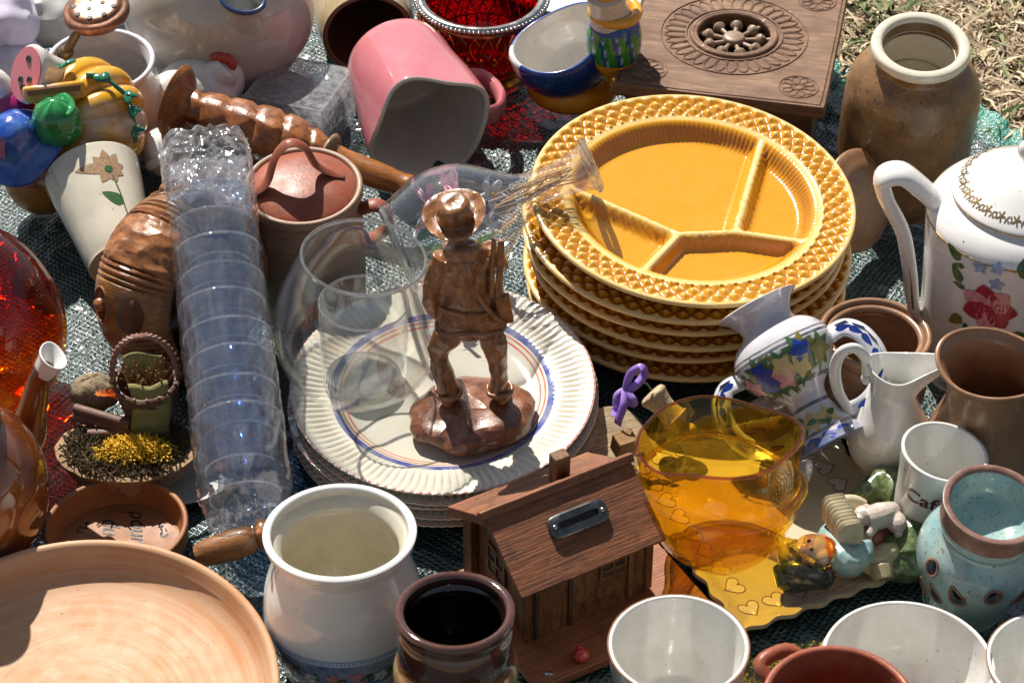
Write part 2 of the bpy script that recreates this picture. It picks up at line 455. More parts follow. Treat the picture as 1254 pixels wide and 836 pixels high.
t.l(t.co(), mpn.inputs['Vector']); t.l(mpn.outputs[0], wv.inputs['Vector']); t.l(mpn.outputs[0], wv2.inputs['Vector'])
hgt = t.math('MAXIMUM', wv.outputs['Fac'], wv2.outputs['Fac'])
col = t.mix(t.rng(t.noise(0.12, 6, 0.7), 0.35, 0.65), (0.006, 0.028, 0.028), (0.016, 0.052, 0.047))
col = t.mix(t.rng(hgt, 0.2, 0.9, 0.6, 0), col, (0.005, 0.012, 0.012))
col = t.mix(t.rng(t.noise(1.3, 6, 0.8), 0.6, 0.8, 0, 0.45), col, (0.25, 0.26, 0.22))
ha = t.n('ShaderNodeAttribute', _attribute_name='glaze'); col = t.mix(ha.outputs['Fac'], col, (0.05, 0.25, 0.18))
n1 = t.bump(t.noise(0.7, 4, 0.6, dist=1.0), 0.33); n2 = t.bump(hgt, 0.09, n1)
tarpm = t.done(t.princ(col, t.rng(t.noise(2.0), 0.3, 0.7, 0.2, 0.5), 0, 0.9, 0.4, n2))
tarp = obj('tarpaulin', tp, tarpm, sharp=0, hattr=hem, recalc=False)
tag(tarp, 'dark green woven plastic tarpaulin spread wrinkled under all the goods', 'tarp')
# folded over strip near the blue planter
# dry straw beyond the tarp
st = MB(); rnd = random.Random(3)
for i in range(15000):
    x = rnd.uniform(22, 62); ye = yedge(x); y = ye+rnd.uniform(-0.8, 50)
    a = rnd.uniform(0, 2*PI); L = rnd.uniform(1.2, 5.0); wd = rnd.uniform(0.05, 0.16); zt = rnd.uniform(-0.2, 0.25)**1 * L
    green = rnd.random() < (0.22 if nz((x*0.15, y*0.15, 1), 1, 2) > 0.22 else 0.02)
    if green: zt = rnd.uniform(0.3, 0.7)*L*0.8; wd *= 1.4
    c = Vector((x, y, -0.7+rnd.uniform(0, 0.6))); d = Vector((math.cos(a)*L, math.sin(a)*L, max(-0.1, zt))); q = Vector((-math.sin(a), math.cos(a), rnd.uniform(-1, 1)))*wd
    m = c+d*0.5+Vector((rnd.uniform(-.3, .3), rnd.uniform(-.3, .3), 0.25*abs(zt)+0.1))
    st.add([c-q, c+q, m+q, m-q, c+d], [[0, 1, 2, 3], [3, 2, 4]], 2 if green else (0 if rnd.random() < 0.6 else 1))
straw = obj('dry_grass', st, [pmat('straw_pale', (0.62, 0.50, 0.33), (0.45, 0.34, 0.2), rough=0.7, dirt=0), pmat('straw_brown', (0.36, 0.25, 0.15), (0.22, 0.15, 0.09), rough=0.8, dirt=0), pmat('grass_green', (0.09, 0.14, 0.03), (0.16, 0.2, 0.06), rough=0.6, dirt=0)], sharp=0, recalc=False)
tag(straw, 'dry straw coloured grass with a few green blades beyond the tarp edge', 'grass', kind='stuff')

# ------------------------------------------------------------------ shared materials
WHITE = (0.72, 0.71, 0.68)
m_white = pmat('white_glaze', WHITE, (0.66, 0.65, 0.61), rough=0.12, coat=0.4, bump=0.01, bsc=1.5, dirt=0.2)
m_cream = pmat('cream_glaze', (0.66, 0.61, 0.49), (0.58, 0.53, 0.42), rough=0.16, coat=0.4, bump=0.01, bsc=1.5)
m_lilacw = pmat('cool_white_glaze', (0.66, 0.66, 0.70), (0.6, 0.6, 0.63), rough=0.15, coat=0.4, bump=0.012, bsc=1.5)
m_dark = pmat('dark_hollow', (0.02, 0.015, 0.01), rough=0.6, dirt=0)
m_gold = pmat('worn_gold', (0.45, 0.30, 0.10), (0.18, 0.12, 0.05), sc=2, rough=0.3, metal=0.8, dirt=0)
paint = lambda n, c, c2=None, r=0.25: pmat(n, c, c2 or tuple(x*0.65 for x in c), sc=3, rough=r, coat=0.3, dirt=0.1)
p_blue = paint('cobalt_paint', (0.02, 0.06, 0.38)); p_red = paint('red_paint', (0.55, 0.05, 0.03)); p_green = paint('green_paint', (0.05, 0.14, 0.04))
p_yellow = paint('yellow_paint', (0.75, 0.45, 0.06)); p_pink = paint('pink_paint', (0.72, 0.3, 0.34)); p_brown = paint('brown_paint', (0.30, 0.15, 0.08))
p_black = paint('black_paint', (0.02, 0.02, 0.025)); p_lblue = paint('pale_blue_paint', (0.28, 0.42, 0.66)); p_olive = paint('olive_paint', (0.2, 0.17, 0.03))
p_navy = paint('navy_paint', (0.03, 0.06, 0.16)); p_crim = paint('crimson_paint', (0.42, 0.03, 0.06)); p_ink = paint('brown_ink', (0.12, 0.02, 0.015))
p_tan = paint('tan_paint', (0.42, 0.27, 0.15)); p_lilac = paint('lilac_paint', (0.42, 0.40, 0.58)); p_white = paint('white_paint', (0.75, 0.75, 0.75), (0.7, 0.7, 0.7))

# ------------------------------------------------------------------ yellow divided plates
def seg_d(p, a, b):
    ab = b-a; t_ = max(0, min(1, (p-a).dot(ab)/ab.dot(ab))); return (p-(a+ab*t_)).length
J1, J2 = Vector((-1.3, -4.3)), Vector((3.3, -3.7))
RIDGES = [(Vector((-10.6, 1.2)), J1), (J1, J2), (J1, Vector((-4.6, -9.4))), (J2, Vector((6.3, 8.3))), (J2, Vector((9.4, -4.6)))]
def make_yellow():
    mb = MB(); hv = []; NS = 720; Nd = 58; Rp = 13.3
    rr = [0.001]+[i*10.5/34 for i in range(1, 35)]+[10.5+0.12*i for i in range(1, 20)]+[12.95, 13.1, 13.22, 13.3]
    def top(th, r):
        x, y = r*math.cos(th), r*math.sin(th); g_ = 0.25
        if r <= 10.5:
            z = 0.75+0.02*nz((x*0.3, y*0.3, 0), 1, 2)
            k = smooth01(8.7, 10.1, r); z += k*1.35
            if 0 < k < 1: z += 0.06*math.sin(th*150)*math.sin(PI*k)
            g_ = 0.35+0.55*smooth01(9.9, 10.3, r)-0.2*math.sin(PI*k)
            if k < 1:
                p = Vector((x, y)); d = min(seg_d(p, a, b) for a, b in RIDGES)
                if d < 1.1:
                    kk = 1-smooth01(0.1, 1.05, d); z2 = 0.75+1.15*kk
                    if 0.1 < kk < 0.95: z2 += 0.04*math.sin((x*1.2+y*0.6)*9)
                    if z2 > z: z = z2
                    g_ = max(g_, 0.35-0.15*math.sin(PI*kk)+0.6*smooth01(0.75, 1, kk))
        elif r <= 12.9:
            base = 2.05+0.10*(r-10.5)
            a = th*Nd/(2*PI); b = (r-10.72)/1.36
            h = 0.0
            if 10.68 < r < 12.85:
                fp = (a+b) % 1-0.5; fq = (a-b) % 1-0.5
                h = 1-2*max(abs(fp), abs(fq))
                z = base-0.10+0.38*h
            else: z = base+0.1
            g_ = 0.05+0.95*h if 10.68 < r < 12.85 else 0.85
        else:
            z = 2.42 if r < 13.15 else 2.36; g_ = 0.9
            if r >= 13.29: z = 2.22
        return z, g_
    rows = []
    vs = []; fs = []
    zc, gc = top(0, 0.0)
    vs.append((0, 0, zc)); hv.append(gc); prev = None
    for r in rr[1:]:
        row = []
        for k in range(NS):
            th = 2*PI*k/NS; z, g_ = top(th, r); row.append(len(vs)); vs.append((r*math.cos(th), r*math.sin(th), z)); hv.append(g_)
        if prev is None:
            for k in range(NS): fs.append([0, row[k], row[(k+1) % NS]])
        else:
            for k in range(NS): fs.append([prev[k], row[k], row[(k+1) % NS], prev[(k+1) % NS]])
        prev = row
    for r, z in [(13.25, 2.05), (12.6, 1.75), (11.0, 1.35), (9.6, 0.7), (8.6, 0.3), (8.3, 0.0), (7.9, 0.0), (7.7, 0.25)]:
        row = []
        for k in range(NS):
            th = 2*PI*k/NS; zz = z
            if 10.9 < r < 12.7: zz += 0.05*math.sin(th*Nd)
            row.append(len(vs)); vs.append((r*math.cos(th), r*math.sin(th), zz)); hv.append(0.3 if r < 13 else 0.7)
        for k in range(NS): fs.append([prev[k], row[k], row[(k+1) % NS], prev[(k+1) % NS]])
        prev = row
    vs.append((0, 0, 0.25)); hv.append(0.3)
    for k in range(NS): fs.append([prev[k], len(vs)-1, prev[(k+1) % NS]])
    mb.add(vs, fs); return mb, hv
t = NT('amber_yellow_glaze')
at = t.n('ShaderNodeAttribute', _attribute_name='glaze')
c0 = t.ramp(at.outputs['Fac'], [(0.0, (0.24, 0.075, 0.004)), (0.25, (0.50, 0.20, 0.008)), (0.36, (0.62, 0.27, 0.008)), (0.6, (0.64, 0.33, 0.03)), (1.0, (0.80, 0.60, 0.27))], 'LINEAR')
c0 = t.mix(t.rng(t.noise(0.3, 4), 0.4, 0.7, 0, 0.25), c0, (0.60, 0.30, 0.03))
c0 = t.mix(t.rng(t.noise(2.5, 3), 0.68, 0.72, 0, 0.6), c0, (0.28, 0.12, 0.02))
vcr = t.n('ShaderNodeTexVoronoi', Scale=45.0); vcr.feature = 'DISTANCE_TO_EDGE'; t.l(t.co(), vcr.inputs['Vector'])
c0 = t.mix(t.rng(vcr.outputs[0], 0.0, 0.012, 0.35, 0), c0, (0.22, 0.09, 0.01))
m_yel = t.done(t.princ(c0, t.rng(t.noise(0.7, 5), 0.3, 0.7, 0.12, 0.26), 0, 0.5, 0.35, t.bump(t.noise(1.2, 3), 0.02)))
mbY, hvY = make_yellow()
yc = P(846, 248, 10.6)
yl = ['topmost yellow plate of the stack, its four divided compartments open to the sun',
      'second yellow plate from the top of the stack, just under the open one',
      'third yellow plate from the top of the yellow stack',
      'fourth yellow plate from the top, third from the bottom of the yellow stack',
      'fifth yellow plate from the top, second from the bottom of the yellow stack',
      'bottom yellow plate of the stack, lying on the tarp']
offs = [(0, 0, 9.15, 4.5, 3.4, 0), (-0.6, -0.1, 7.35, 3.8, 2.4, 40), (-0.5, 0.1, 5.75, 2.4, 1.3, 100), (0.1, -0.2, 4.15, 1.2, 0.0, 200), (-0.4, 0.2, 2.5, 0.5, 0.2, 300), (-0.1, -0.1, 0.7, 0, 0, 10)]
y0 = None
for (dx, dy, z, tx, ty, rz), lb in zip(offs, yl):
    if y0 is None:
        y0 = obj('divided_plate', mbY, m_yel, sharp=60, hattr=hvY); o = y0
    else: o = y0.copy(); link(o)
    o.matrix_world = mloc((yc.x+dx, yc.y+dy+(z-9.1)*0.02, z)) @ Matrix.Rotation(R(ty), 4, 'Y') @ Matrix.Rotation(R(tx), 4, 'X') @ Matrix.Rotation(R(rz), 4, 'Z')
    tag(o, lb, 'plate', 'stacked yellow divided plates')

# ------------------------------------------------------------------ white ribbed plates
def make_white():
    mb = MB(); Rw = 11.9; NS = 660
    prof = [(0, 0.55), (3, 0.55), (6.5, 0.6), (7.2, 0.7), (7.9, 1.0), (8.5, 1.2), (8.8, 1.27), (9.0, 1.3)]+[(9.0+0.26*i, 1.3+0.055*i) for i in range(1, 10)]+[(11.55, 1.86), (11.75, 1.93), (11.88, 1.9), (11.9, 1.8), (11.7, 1.68), (9.5, 1.1), (8.0, 0.75), (7.2, 0.4), (6.9, 0.0), (6.5, 0.0), (6.3, 0.25), (0, 0.25)]
    prof = prof[::-1]
    def fn(a, r, z, i):
        up = i > 11
        if up and 8.9 < r < 11.6:
            k = math.sin(PI*(r-8.9)/2.7)**0.5; z += 0.075*k*(abs(math.sin(a*55))*2-1)
        if (not up) and r > 9: z += 0.04*math.sin(a*110)
        return (r*math.cos(a), r*math.sin(a), z)
    mb.lathe(prof, NS, fn); return mb
cw = (0.70, 0.66, 0.55)
m_plate = pmat('cream_striped_glaze', cw, (0.62, 0.57, 0.44), rough=0.12, dr=0.05, coat=0.5, wob=0.0, dirt=0.3,
               bands=('r', [(0, cw), (7.55, (0.6, 0.12, 0.07)), (7.68, cw), (7.9, (0.6, 0.12, 0.07)), (8.05, cw), (8.22, (0.008, 0.04, 0.30)), (8.72, cw), (11.72, (0.5, 0.08, 0.06)), (11.84, cw), (12, cw)]))
wc = P(542, 471, 4.9)
wl = ['uppermost cream ribbed plate with blue and red rings, carrying the carved man and glasses',
      'second cream ribbed plate from the top of its stack',
      'middle cream ribbed plate of the five in the stack', 'fourth cream ribbed plate from the top, next to the lowest', 'lowest cream ribbed plate of the stack, resting on the tarp']
w0 = None
for (dx, dy, z, rz), lb in zip([(0, 0, 3.3, 0), (0.25, -0.3, 2.5, 20), (-0.2, -0.35, 1.7, 50), (0.3, -0.6, 0.9, 70), (0, -0.5, 0.1, 0)], wl):
    if w0 is None: w0 = obj('ribbed_plate', make_white(), m_plate, sharp=60); o = w0
    else: o = w0.copy(); link(o)
    o.matrix_world = mloc((wc.x+dx, wc.y+dy, z)) @ Matrix.Rotation(R(4.0 if z > 2 else 2), 4, 'X') @ Matrix.Rotation(R(rz), 4, 'Z')
    tag(o, lb, 'plate', 'stacked cream ribbed plates')

# ------------------------------------------------------------------ carved wooden man
m_carv = carved('carved_brown_wood', (0.36, 0.15, 0.05), (0.15, 0.055, 0.02), cell=1.1, bump=0.16, edge=0.0, coat=0.35, rough=0.3)
m_carv2 = carved('carved_base_wood', (0.30, 0.115, 0.05), (0.13, 0.045, 0.025), cell=0.4, bump=0.5, coat=0.4, rough=0.28)
hb = P(578, 512, 4.3)
HU = thing('carved_figurine', 'carved wooden man in brimmed hat seen from behind, standing on the ringed plate', 'figurine', (hb.x, hb.y, 3.65), (R(0), R(-1.5), R(2))); HU.scale = (0.93, 0.97, 0.95)
b = MB()
def rock(a, r, z, i):
    p = Vector((r*math.cos(a), r*math.sin(a), z)); k = 1+0.13*nz(p*1.3+Vector((4, 0, 0)), 1, 3)
    return p*k
b.ell((0, 0, 1.1), (5.1, 4.3, 1.75), 56, fn=rock)
for v in b.v:
    if v.z < 0: v.z = 0
b.v = [v+Vector((0, 0, 0)) for v in b.v]
obj('base', b, m_carv2, HU, sharp=25)
b = MB()
b.tube(sm([(-0.9, 0.0, 10.4), (-1.9, 0.35, 8.6), (-2.45, 0.55, 7.4), (-2.15, 0.1, 5.3), (-1.75, -0.1, 3.2)], 4), [1.15, 1.2, 1.05, .95, 1.0], 14)
b.tube(sm([(1.3, 0, 10.4), (2.0, 0.2, 8.5), (2.3, 0.3, 6.9), (2.35, 0.0, 5), (2.4, -0.1, 3.2)], 4), [1.2, 1.2, .95, .88, .95], 14)
b.ell((-1.9, 0.35, 2.85), (0.85, 1.5, 0.62)); b.ell((2.6, 0.35, 2.85), (0.85, 1.5, 0.62))
b.ell((-1.75, -0.2, 3.5), (1.08, 1.0, 0.55)); b.ell((2.4, -0.2, 3.5), (1.0, .95, 0.5))
b.tube(sm([(0.35, 0, 9.6), (0.3, 0, 11.0), (0.2, 0.05, 13), (0.15, 0.1, 15), (0.1, 0.1, 17), (-0.2, 0.1, 18.4)], 4), [2.2, 2.75, 2.35, 2.25, 2.2, 1.0], 18, flat=0.6, up=(1, 0, 0))
b.ell((0.3, -0.15, 10.7), (2.85, 1.65, 0.7)); b.ell((0.15, 0, 12.6), (2.4, 1.45, 0.35))
b.tube(sm([(-1.6, 0.1, 17.2), (-2.25, 0.0, 15.5), (-2.85, -0.1, 13.2), (-2.6, 0.15, 11.9), (-2.05, 0.35, 10.9)], 4), [0.95, 0.9, 0.8, 0.72, 0.6], 12)
b.tube(sm([(1.7, 0.2, 17.4), (2.5, 0.5, 16.3), (2.8, 1.4, 15), (2.2, 2.2, 15.5), (1.9, 1.9, 16.6)], 4), [0.95, 0.85, 0.75, 0.65, 0.6], 12)
b.tube([(-0.25, 0.1, 17.6), (-0.4, 0.15, 19.2)], [0.95, 0.8], 12); b.ell((-0.35, 0.0, 18.2), (1.5, 1.25, 0.5))
b.ell((-0.5, 0.3, 20.1), (1.15, 1.3, 1.4))
b.ell((-0.5, 1.55, 19.9), (0.22, 0.35, 0.3)); b.ell((-1.6, 0.35, 20.0), (0.2, 0.35, 0.45)); b.ell((0.6, 0.35, 20.0), (0.2, 0.35, 0.45))
HB = fig('body', b, m_carv, HU, 0.13, 2); tx_ = bpy.data.textures.new('cuts', 'VORONOI'); tx_.noise_scale = .014; tx_.distance_metric = 'DISTANCE'; dm = HB.modifiers.new('cuts', 'DISPLACE'); dm.texture = tx_; dm.strength = .0034; dm.mid_level = .85
b = MB(); b.tube(sm([(-1.35, -.5, 17.9), (-.6, -1.15, 18.1), (.5, -1.15, 18.2), (1.25, -.4, 18.2)], 4), [.35, .5, .5, .3], 10, flat=1.5, up=(0, 1, 0)); obj('collar', b, m_carv, HU)
b = MB(); b.tube([Vector((.3+2.15*math.cos(a), .02+1.32*math.sin(a), 12.5+.12*math.sin(2*a))) for a in [2*PI*k/40 for k in range(40)]], .22, 8, closed=True, flat=1.6); obj('belt', b, m_carv, HU)
b = MB(); b.tube([Vector((.3+2.62*math.cos(a), -.05+1.5*math.sin(a), 10.55+.25*math.sin(3*a))) for a in [2*PI*k/48 for k in range(48)]], .24, 8, closed=True, flat=1.3); obj('coat_hem', b, m_carv, HU)
for x_ in (-1.8, 2.4):
    b = MB(); b.tube([Vector((x_+1.0*math.cos(a), -.15+.95*math.sin(a), 3.75+.1*math.sin(3*a))) for a in [2*PI*k/30 for k in range(30)]], .2, 8, closed=True); obj('boot_cuff', b, m_carv, HU)
b = MB()
hp = [(0, -0.3), (1.5, -0.4), (2.2, -0.15), (2.4, 0.12), (2.3, 0.25), (1.55, -0.05), (1.38, 0.15), (1.3, 1.1), (1.1, 1.65), (0.6, 1.8), (0, 1.68)]
b.lathe(sm(hp, 3), 40, lambda a, r, z, i: (r*math.cos(a)*1.04, r*math.sin(a)*1.05, z*.85+(0.25*math.cos(2*a)*max(0, r-1.5))))
obj('hat', b, m_carv, HU, (-0.55, 0.1, 21.0), (R(14), R(-7), 0), sharp=30)
b = MB()
b.box((2.75, -0.95, 16.2), (0.55, 0.5, 6.0), rot=Euler((0, R(4), 0))); b.box((2.2, -1.0, 16.6), (0.4, 0.4, 5.6), rot=Euler((0, R(4), 0)))
b.box((3.0, -0.95, 12.6), (1.2, 0.7, 2.6), rot=Euler((0, R(-6), 0)))
obj('rifle', b, m_carv, HU, bevel=0.12, sharp=30)
b = MB(); b.tube(sm([(1.9, -1.2, 17.6), (0.9, -1.6, 15.2), (2.0, -1.55, 12.6), (2.8, -1.2, 11.6)], 4), 0.2, 6)
obj('strap', b, m_carv, HU)

# ------------------------------------------------------------------ clear glassware on the plates
g_clear = glass('clear_glass', (0.988, 0.992, 0.99), dust_glint=0.0, refr=0.0, ior=1.62)
g_neck = glass('carafe_glass', (0.985, 0.99, 0.99), dust_glint=0.01, ior=1.8)
g_rim = glass('thick_rim_glass', (0.93, 0.95, 0.95), dust_glint=0.10, refr=0.5, ior=1.9)
g_thick = glass('clear_glass_base', (0.95, 0.97, 0.96), ior=1.5, refr=0.55, bump=0.12, bsc=0.8)
def gl_prof(o, t_, fl, k=6): return vessel(o, t_, fl, k)
b = MB(); b.lathe(gl_prof([(0, 0), (1.6, 0.05), (4.0, 0.9), (5.9, 3.1), (6.5, 5.9), (6.3, 8.6), (5.5, 11.2), (4.75, 12.8)], 0.16, 0.35), 72)
bl = P(432, 474, 3.7)
gb = obj('glass_globe', b, g_clear, sharp=60); gb.matrix_world = mloc((bl.x, bl.y, 3.65)) @ Matrix.Rotation(R(6), 4, 'Y')
b = MB(); b.tube([(4.68*math.cos(a), 4.68*math.sin(a), 12.9) for a in [2*PI*k/80 for k in range(80)]], 0.13, 8, closed=True); obj('rim', b, g_rim, gb)
tag(gb, 'large round clear glass bowl on the cream plate with a tumbler inside', 'glass bowl')
TU = thing('glass_tumbler', 'small straight clear tumbler standing inside the round glass bowl', 'tumbler', (bl.x+0.9, bl.y-0.1, 4.2), (0, R(2), 0))
b = MB(); b.lathe(gl_prof([(0, 0), (2.9, 0.0), (3.2, 0.4), (3.35, 3), (3.45, 7.9)], 0.14, 0.9, 4), 56); obj('wall', b, g_clear, TU, sharp=60); b = MB(); b.tube([(3.4*math.cos(a), 3.4*math.sin(a), 8.0) for a in [2*PI*k/60 for k in range(60)]], 0.10, 8, closed=True); obj('rim', b, g_rim, TU)
b = MB(); b.lathe([(0, 0.08), (2.9, 0.1), (3.0, 0.5), (2.9, 0.85), (1.5, 0.7), (0, 0.75)], 48); obj('thick_base', b, g_thick, TU, sharp=60)

A_, B_ = P(484, 306, 9.9), P(723, 203, 14.6)
Mc = axis_m(A_, B_); Lc = (B_-A_).length
CA = thing('glass_carafe', 'clear glass carafe lying on its side with cloth flowers inside, neck over the yellow plate', 'carafe', mat4=Mc)
cp = [(0, 0.5), (2.4, 0.35), (3.5, 0.0), (3.75, 0.3), (3.9, 1.0), (4.7, 3.4), (4.9, 5.3), (4.3, 7.6), (2.9, 9.6), (1.75, 11.3), (1.45, 13), (1.5, Lc-2.6), (1.75, Lc-1.0), (2.15, Lc)]
b = MB(); b.lathe(gl_prof(cp, 0.15, 0.7, 6), 64); obj('body', b, g_neck, CA, sharp=60)
b = MB(); b.tube([(2.1*math.cos(a), 2.1*math.sin(a), Lc) for a in [2*PI*k/40 for k in range(40)]], 0.26, 8, closed=True); obj('lip', b, g_rim, CA); b = MB(); b.tube([(3.6*math.cos(a), 3.6*math.sin(a), .25) for a in [2*PI*k/60 for k in range(60)]], 0.2, 8, closed=True); obj('foot_rim', b, g_rim, CA)
fpink = pmat('pink_petal', (0.75, 0.22, 0.42), (0.85, 0.5, 0.6), sc=1.5, rough=0.8, dirt=0); fwhite = pmat('white_petal', (0.8, 0.8, 0.82), (0.7, 0.7, 0.78), rough=0.8, dirt=0); fgreen = pmat('cloth_leaf', (0.05, 0.2, 0.03), (0.12, 0.32, 0.05), rough=0.7, dirt=0)
fdark = pmat('dry_stem', (0.5, 0.3, 0.14), (0.65, 0.45, 0.25), sc=3, rough=0.8, dirt=0)
def flower(name, label, loc, size, m, seed, group):
    rr = random.Random(seed)
    F = thing(name, label, 'cloth flower', mat4=Mc @ mloc(loc) @ Euler((rr.uniform(0, 6), rr.uniform(0, 6), rr.uniform(0, 6))).to_matrix().to_4x4(), group=group)
    for k in range(5):
        a = 2*PI*k/5+rr.uniform(-.1, .1); q = MB()
        def pf(u, v, a=a):
            L = size*v; wd = size*0.62*math.sin(PI*min(1, 0.12+v*0.8))*(u-0.5)*(1+0.12*math.sin(v*9))
            z = 0.3*size*v*v+0.12*size*math.sin(u*PI*3)*v
            return (L*math.cos(a)-wd*math.sin(a), L*math.sin(a)+wd*math.cos(a), z)
        q.grid(pf, 6, 6); obj('petal', q, m, F, recalc=False)
    q = MB(); q.ell((0, 0, 0.1), size*0.16); obj('flower_centre', q, p_yellow, F)
def inC(px, py, z): return tuple((Mc.inverted() @ (P(px, py, z)*S))/S)
fl = [('pink cloth flower inside the carafe, left of the hat', inC(527, 246, 11.5), 1.5, fpink), ('deep pink cloth flower low in the carafe, hidden partly by the hat', inC(541, 318, 9.5), 1.6, fpink),
      ('white cloth flower in the carafe bulb, nearest its flat base', inC(512, 276, 11), 1.4, fwhite), ('white cloth flower in the upper bulb of the carafe, right of the hat', inC(603, 238, 11.5), 1.3, fwhite),
      ('pale pink cloth flower at the back of the carafe bulb above the hat', inC(553, 240, 11.0), 1.2, fpink), ('white cloth flower at the foot of the carafe neck', inC(598, 272, 11.0), 1.3, fwhite)]
for i, (lb, lc, sz, m) in enumerate(fl): flower('cloth_flower', lb, lc, sz, m, 10+i, 'cloth flowers inside the carafe')
q = MB(); rr = random.Random(4)
for k in range(16):
    a = Vector((rr.uniform(-2, 1), rr.uniform(-2, 1), rr.uniform(1, 6))); d = Vector((rr.uniform(-.6, .6), rr.uniform(-.6, .6), rr.uniform(0.8, 1.4))).normalized()
    sd_ = d.orthogonal().normalized()*rr.uniform(0.2, 0.4)
    q.add([a, a+d*0.8+sd_, a+d*rr.uniform(1.6, 2.4), a+d*0.8-sd_], [[0, 1, 2, 3]])
lf = obj('cloth_leaves', q, fgreen, mat4=Mc, recalc=False); tag(lf, 'loose green cloth leaves among the flowers inside the carafe', 'leaves', kind='stuff')
q = MB()
for k in range(20):
    z0 = rr.uniform(8.0, 11.0); x0, y0_ = rr.uniform(-.8, .8), rr.uniform(-.8, .8)
    q.tube(sm([(x0, y0_, z0), (x0*.8+rr.uniform(-.3, .3), y0_*.8+rr.uniform(-.3, .3), z0+2.5), (rr.uniform(-.8, .8), rr.uniform(-.8, .8), min(Lc-1.5, z0+rr.uniform(3.5, 7)))], 3), 0.06, 4)
sf = obj('dried_stems', q, fdark, mat4=Mc); tag(sf, 'tangle of thin dry brown stems in the carafe neck', 'stems', kind='stuff')
# ------------------------------------------------------------------ upright pots
def pot(name, label, cat, rim, hw, H, outer, t_, fl, mats, tx=0, ty=0, rz=0, zb=0, n=72, fn=None, mif=None, part=True, k=5, lip=0.0, deco=None, group=None):
    """outer profile given in fractions: r of rim radius, z of H"""
    r0 = cm(hw, rim[0], rim[1], H+zb)
    prof_o = [(a*r0, c*H) for a, c in outer]
    pf = vessel(prof_o, t_, fl, k, lip=lip)
    b = MB(); b.lathe(pf, n, fn, mif=mif)
    if deco: deco(b, [(p[0], p[1]) for p in sm(prof_o, k)], r0)
    M = rimplace(rim, H, tx, ty, rz, zb, prof_o[1][0] if prof_o[0][0] == 0 else prof_o[0][0])
    if part:
        T = thing(name, label, cat, mat4=M, group=group); obj('body', b, mats, T, sharp=60); return T, r0
    o = obj(name, b, mats, sharp=60); o.matrix_world = M; tag(o, label, cat, group); return o, r0

# white pot with floral band
def deco_white(b, pr, r0):
    for k in range(9):
        th = R(-150+k*17.5+3); z0 = 2.9+0.2*math.sin(k*2.2); mp = lmap(pr, th, z0, 0.05)
        pk = 3 if k % 3 != 2 else 6
        for j in range(5): b.petal(mp, (0, 0), 0.62, 0.5, j*2*PI/5+k, pk)
        b.disc(mp, (0, 0), 0.14, 5)
        for j in range(3): b.petal(mp, (0.55, 0.1), 0.7, 0.32, k+j*1.1, 4)
        b.disc(mp, (-0.5, 0.35), 0.16, 3); b.disc(mp, (0.6, -0.35), 0.14, 3)
    for k in range(64):
        th = R(-180+k*180/64); mp = lmap(pr, th, 4.45, 0.05); b.stroke(mp, [(-0.2, 0), (-0.12, 0.25), (0, 0.32), (0.12, 0.25), (0.2, 0)], 0.07, 7)
m_wp = pmat('white_pot_glaze', WHITE, (0.66, 0.65, 0.6), rough=0.1, coat=0.5, dirt=0.12, wob=0.0, bands=('z', [(0, WHITE), (1.8, (0.08, 0.14, 0.28)), (4.2, (0.5, 0.58, 0.68)), (4.4, WHITE), (13, WHITE)]), bump=0.015, bsc=0.6)
WP, r0 = pot('white_pot', 'white glazed pot with blue floral band, open, right of the big clay plate', 'pot', (416, 651), 91, 11.6,
    [(0, 0), (.80, 0), (.88, .03), (1.0, .15), (1.09, .32), (1.10, .45), (1.06, .60), (0.98, .72), (.91, .83), (.90, .88), (0.96, .93), (1.02, .96), (1.03, .99)], 0.55, 0.6,
    [m_wp, m_cream, m_wp, p_pink, p_green, p_yellow, p_white, p_lblue], tx=-4, deco=deco_white, lip=0.05, mif=lambda i, k: 1 if i > 64 else 0)
b = MB(); b.ell((-5.55, 0.3, 11.3), (0.25, 0.35, 0.2)); obj('rust_spot', b, pmat('rust', (0.3, 0.1, 0.03), rough=0.8), WP)

# dark brown glazed jar
m_dj = pmat('dark_treacle_glaze', (0.05, 0.018, 0.012), (0.12, 0.04, 0.02), rough=0.08, dr=0.04, coat=0.8, wob=0.03, dirt=0.05, bump=0.02, bsc=0.8,
            bands=('z', [(0, (0.36, 0.25, 0.10)), (8.0, (0.36, 0.25, 0.10)), (8.3, (0.16, 0.07, 0.025)), (9.0, (0.05, 0.02, 0.015)), (13, (0.05, 0.02, 0.015))]))
pot('glazed_jar', 'dark treacle brown glazed jar with yellowish ribbed belly, open at the bottom edge', 'jar', (557, 748), 72, 12.5,
    [(0, 0), (.95, 0), (1.06, .06), (1.08, .3), (1.05, .34), (1.09, .38), (1.09, .48), (1.05, .52), (1.09, .56), (1.08, .62), (1.0, .68), (.98, .72), (1.0, .8), (1.0, .88), (.96, .92), (1.02, .96), (1.03, .99)], 0.65, 0.5, [m_dj, pmat('black_inside', (0.008, 0.005, 0.005), rough=0.12, coat=0.5, dirt=0)], tx=-4, part=False, mif=lambda i, k: 1 if i > 88 else 0)

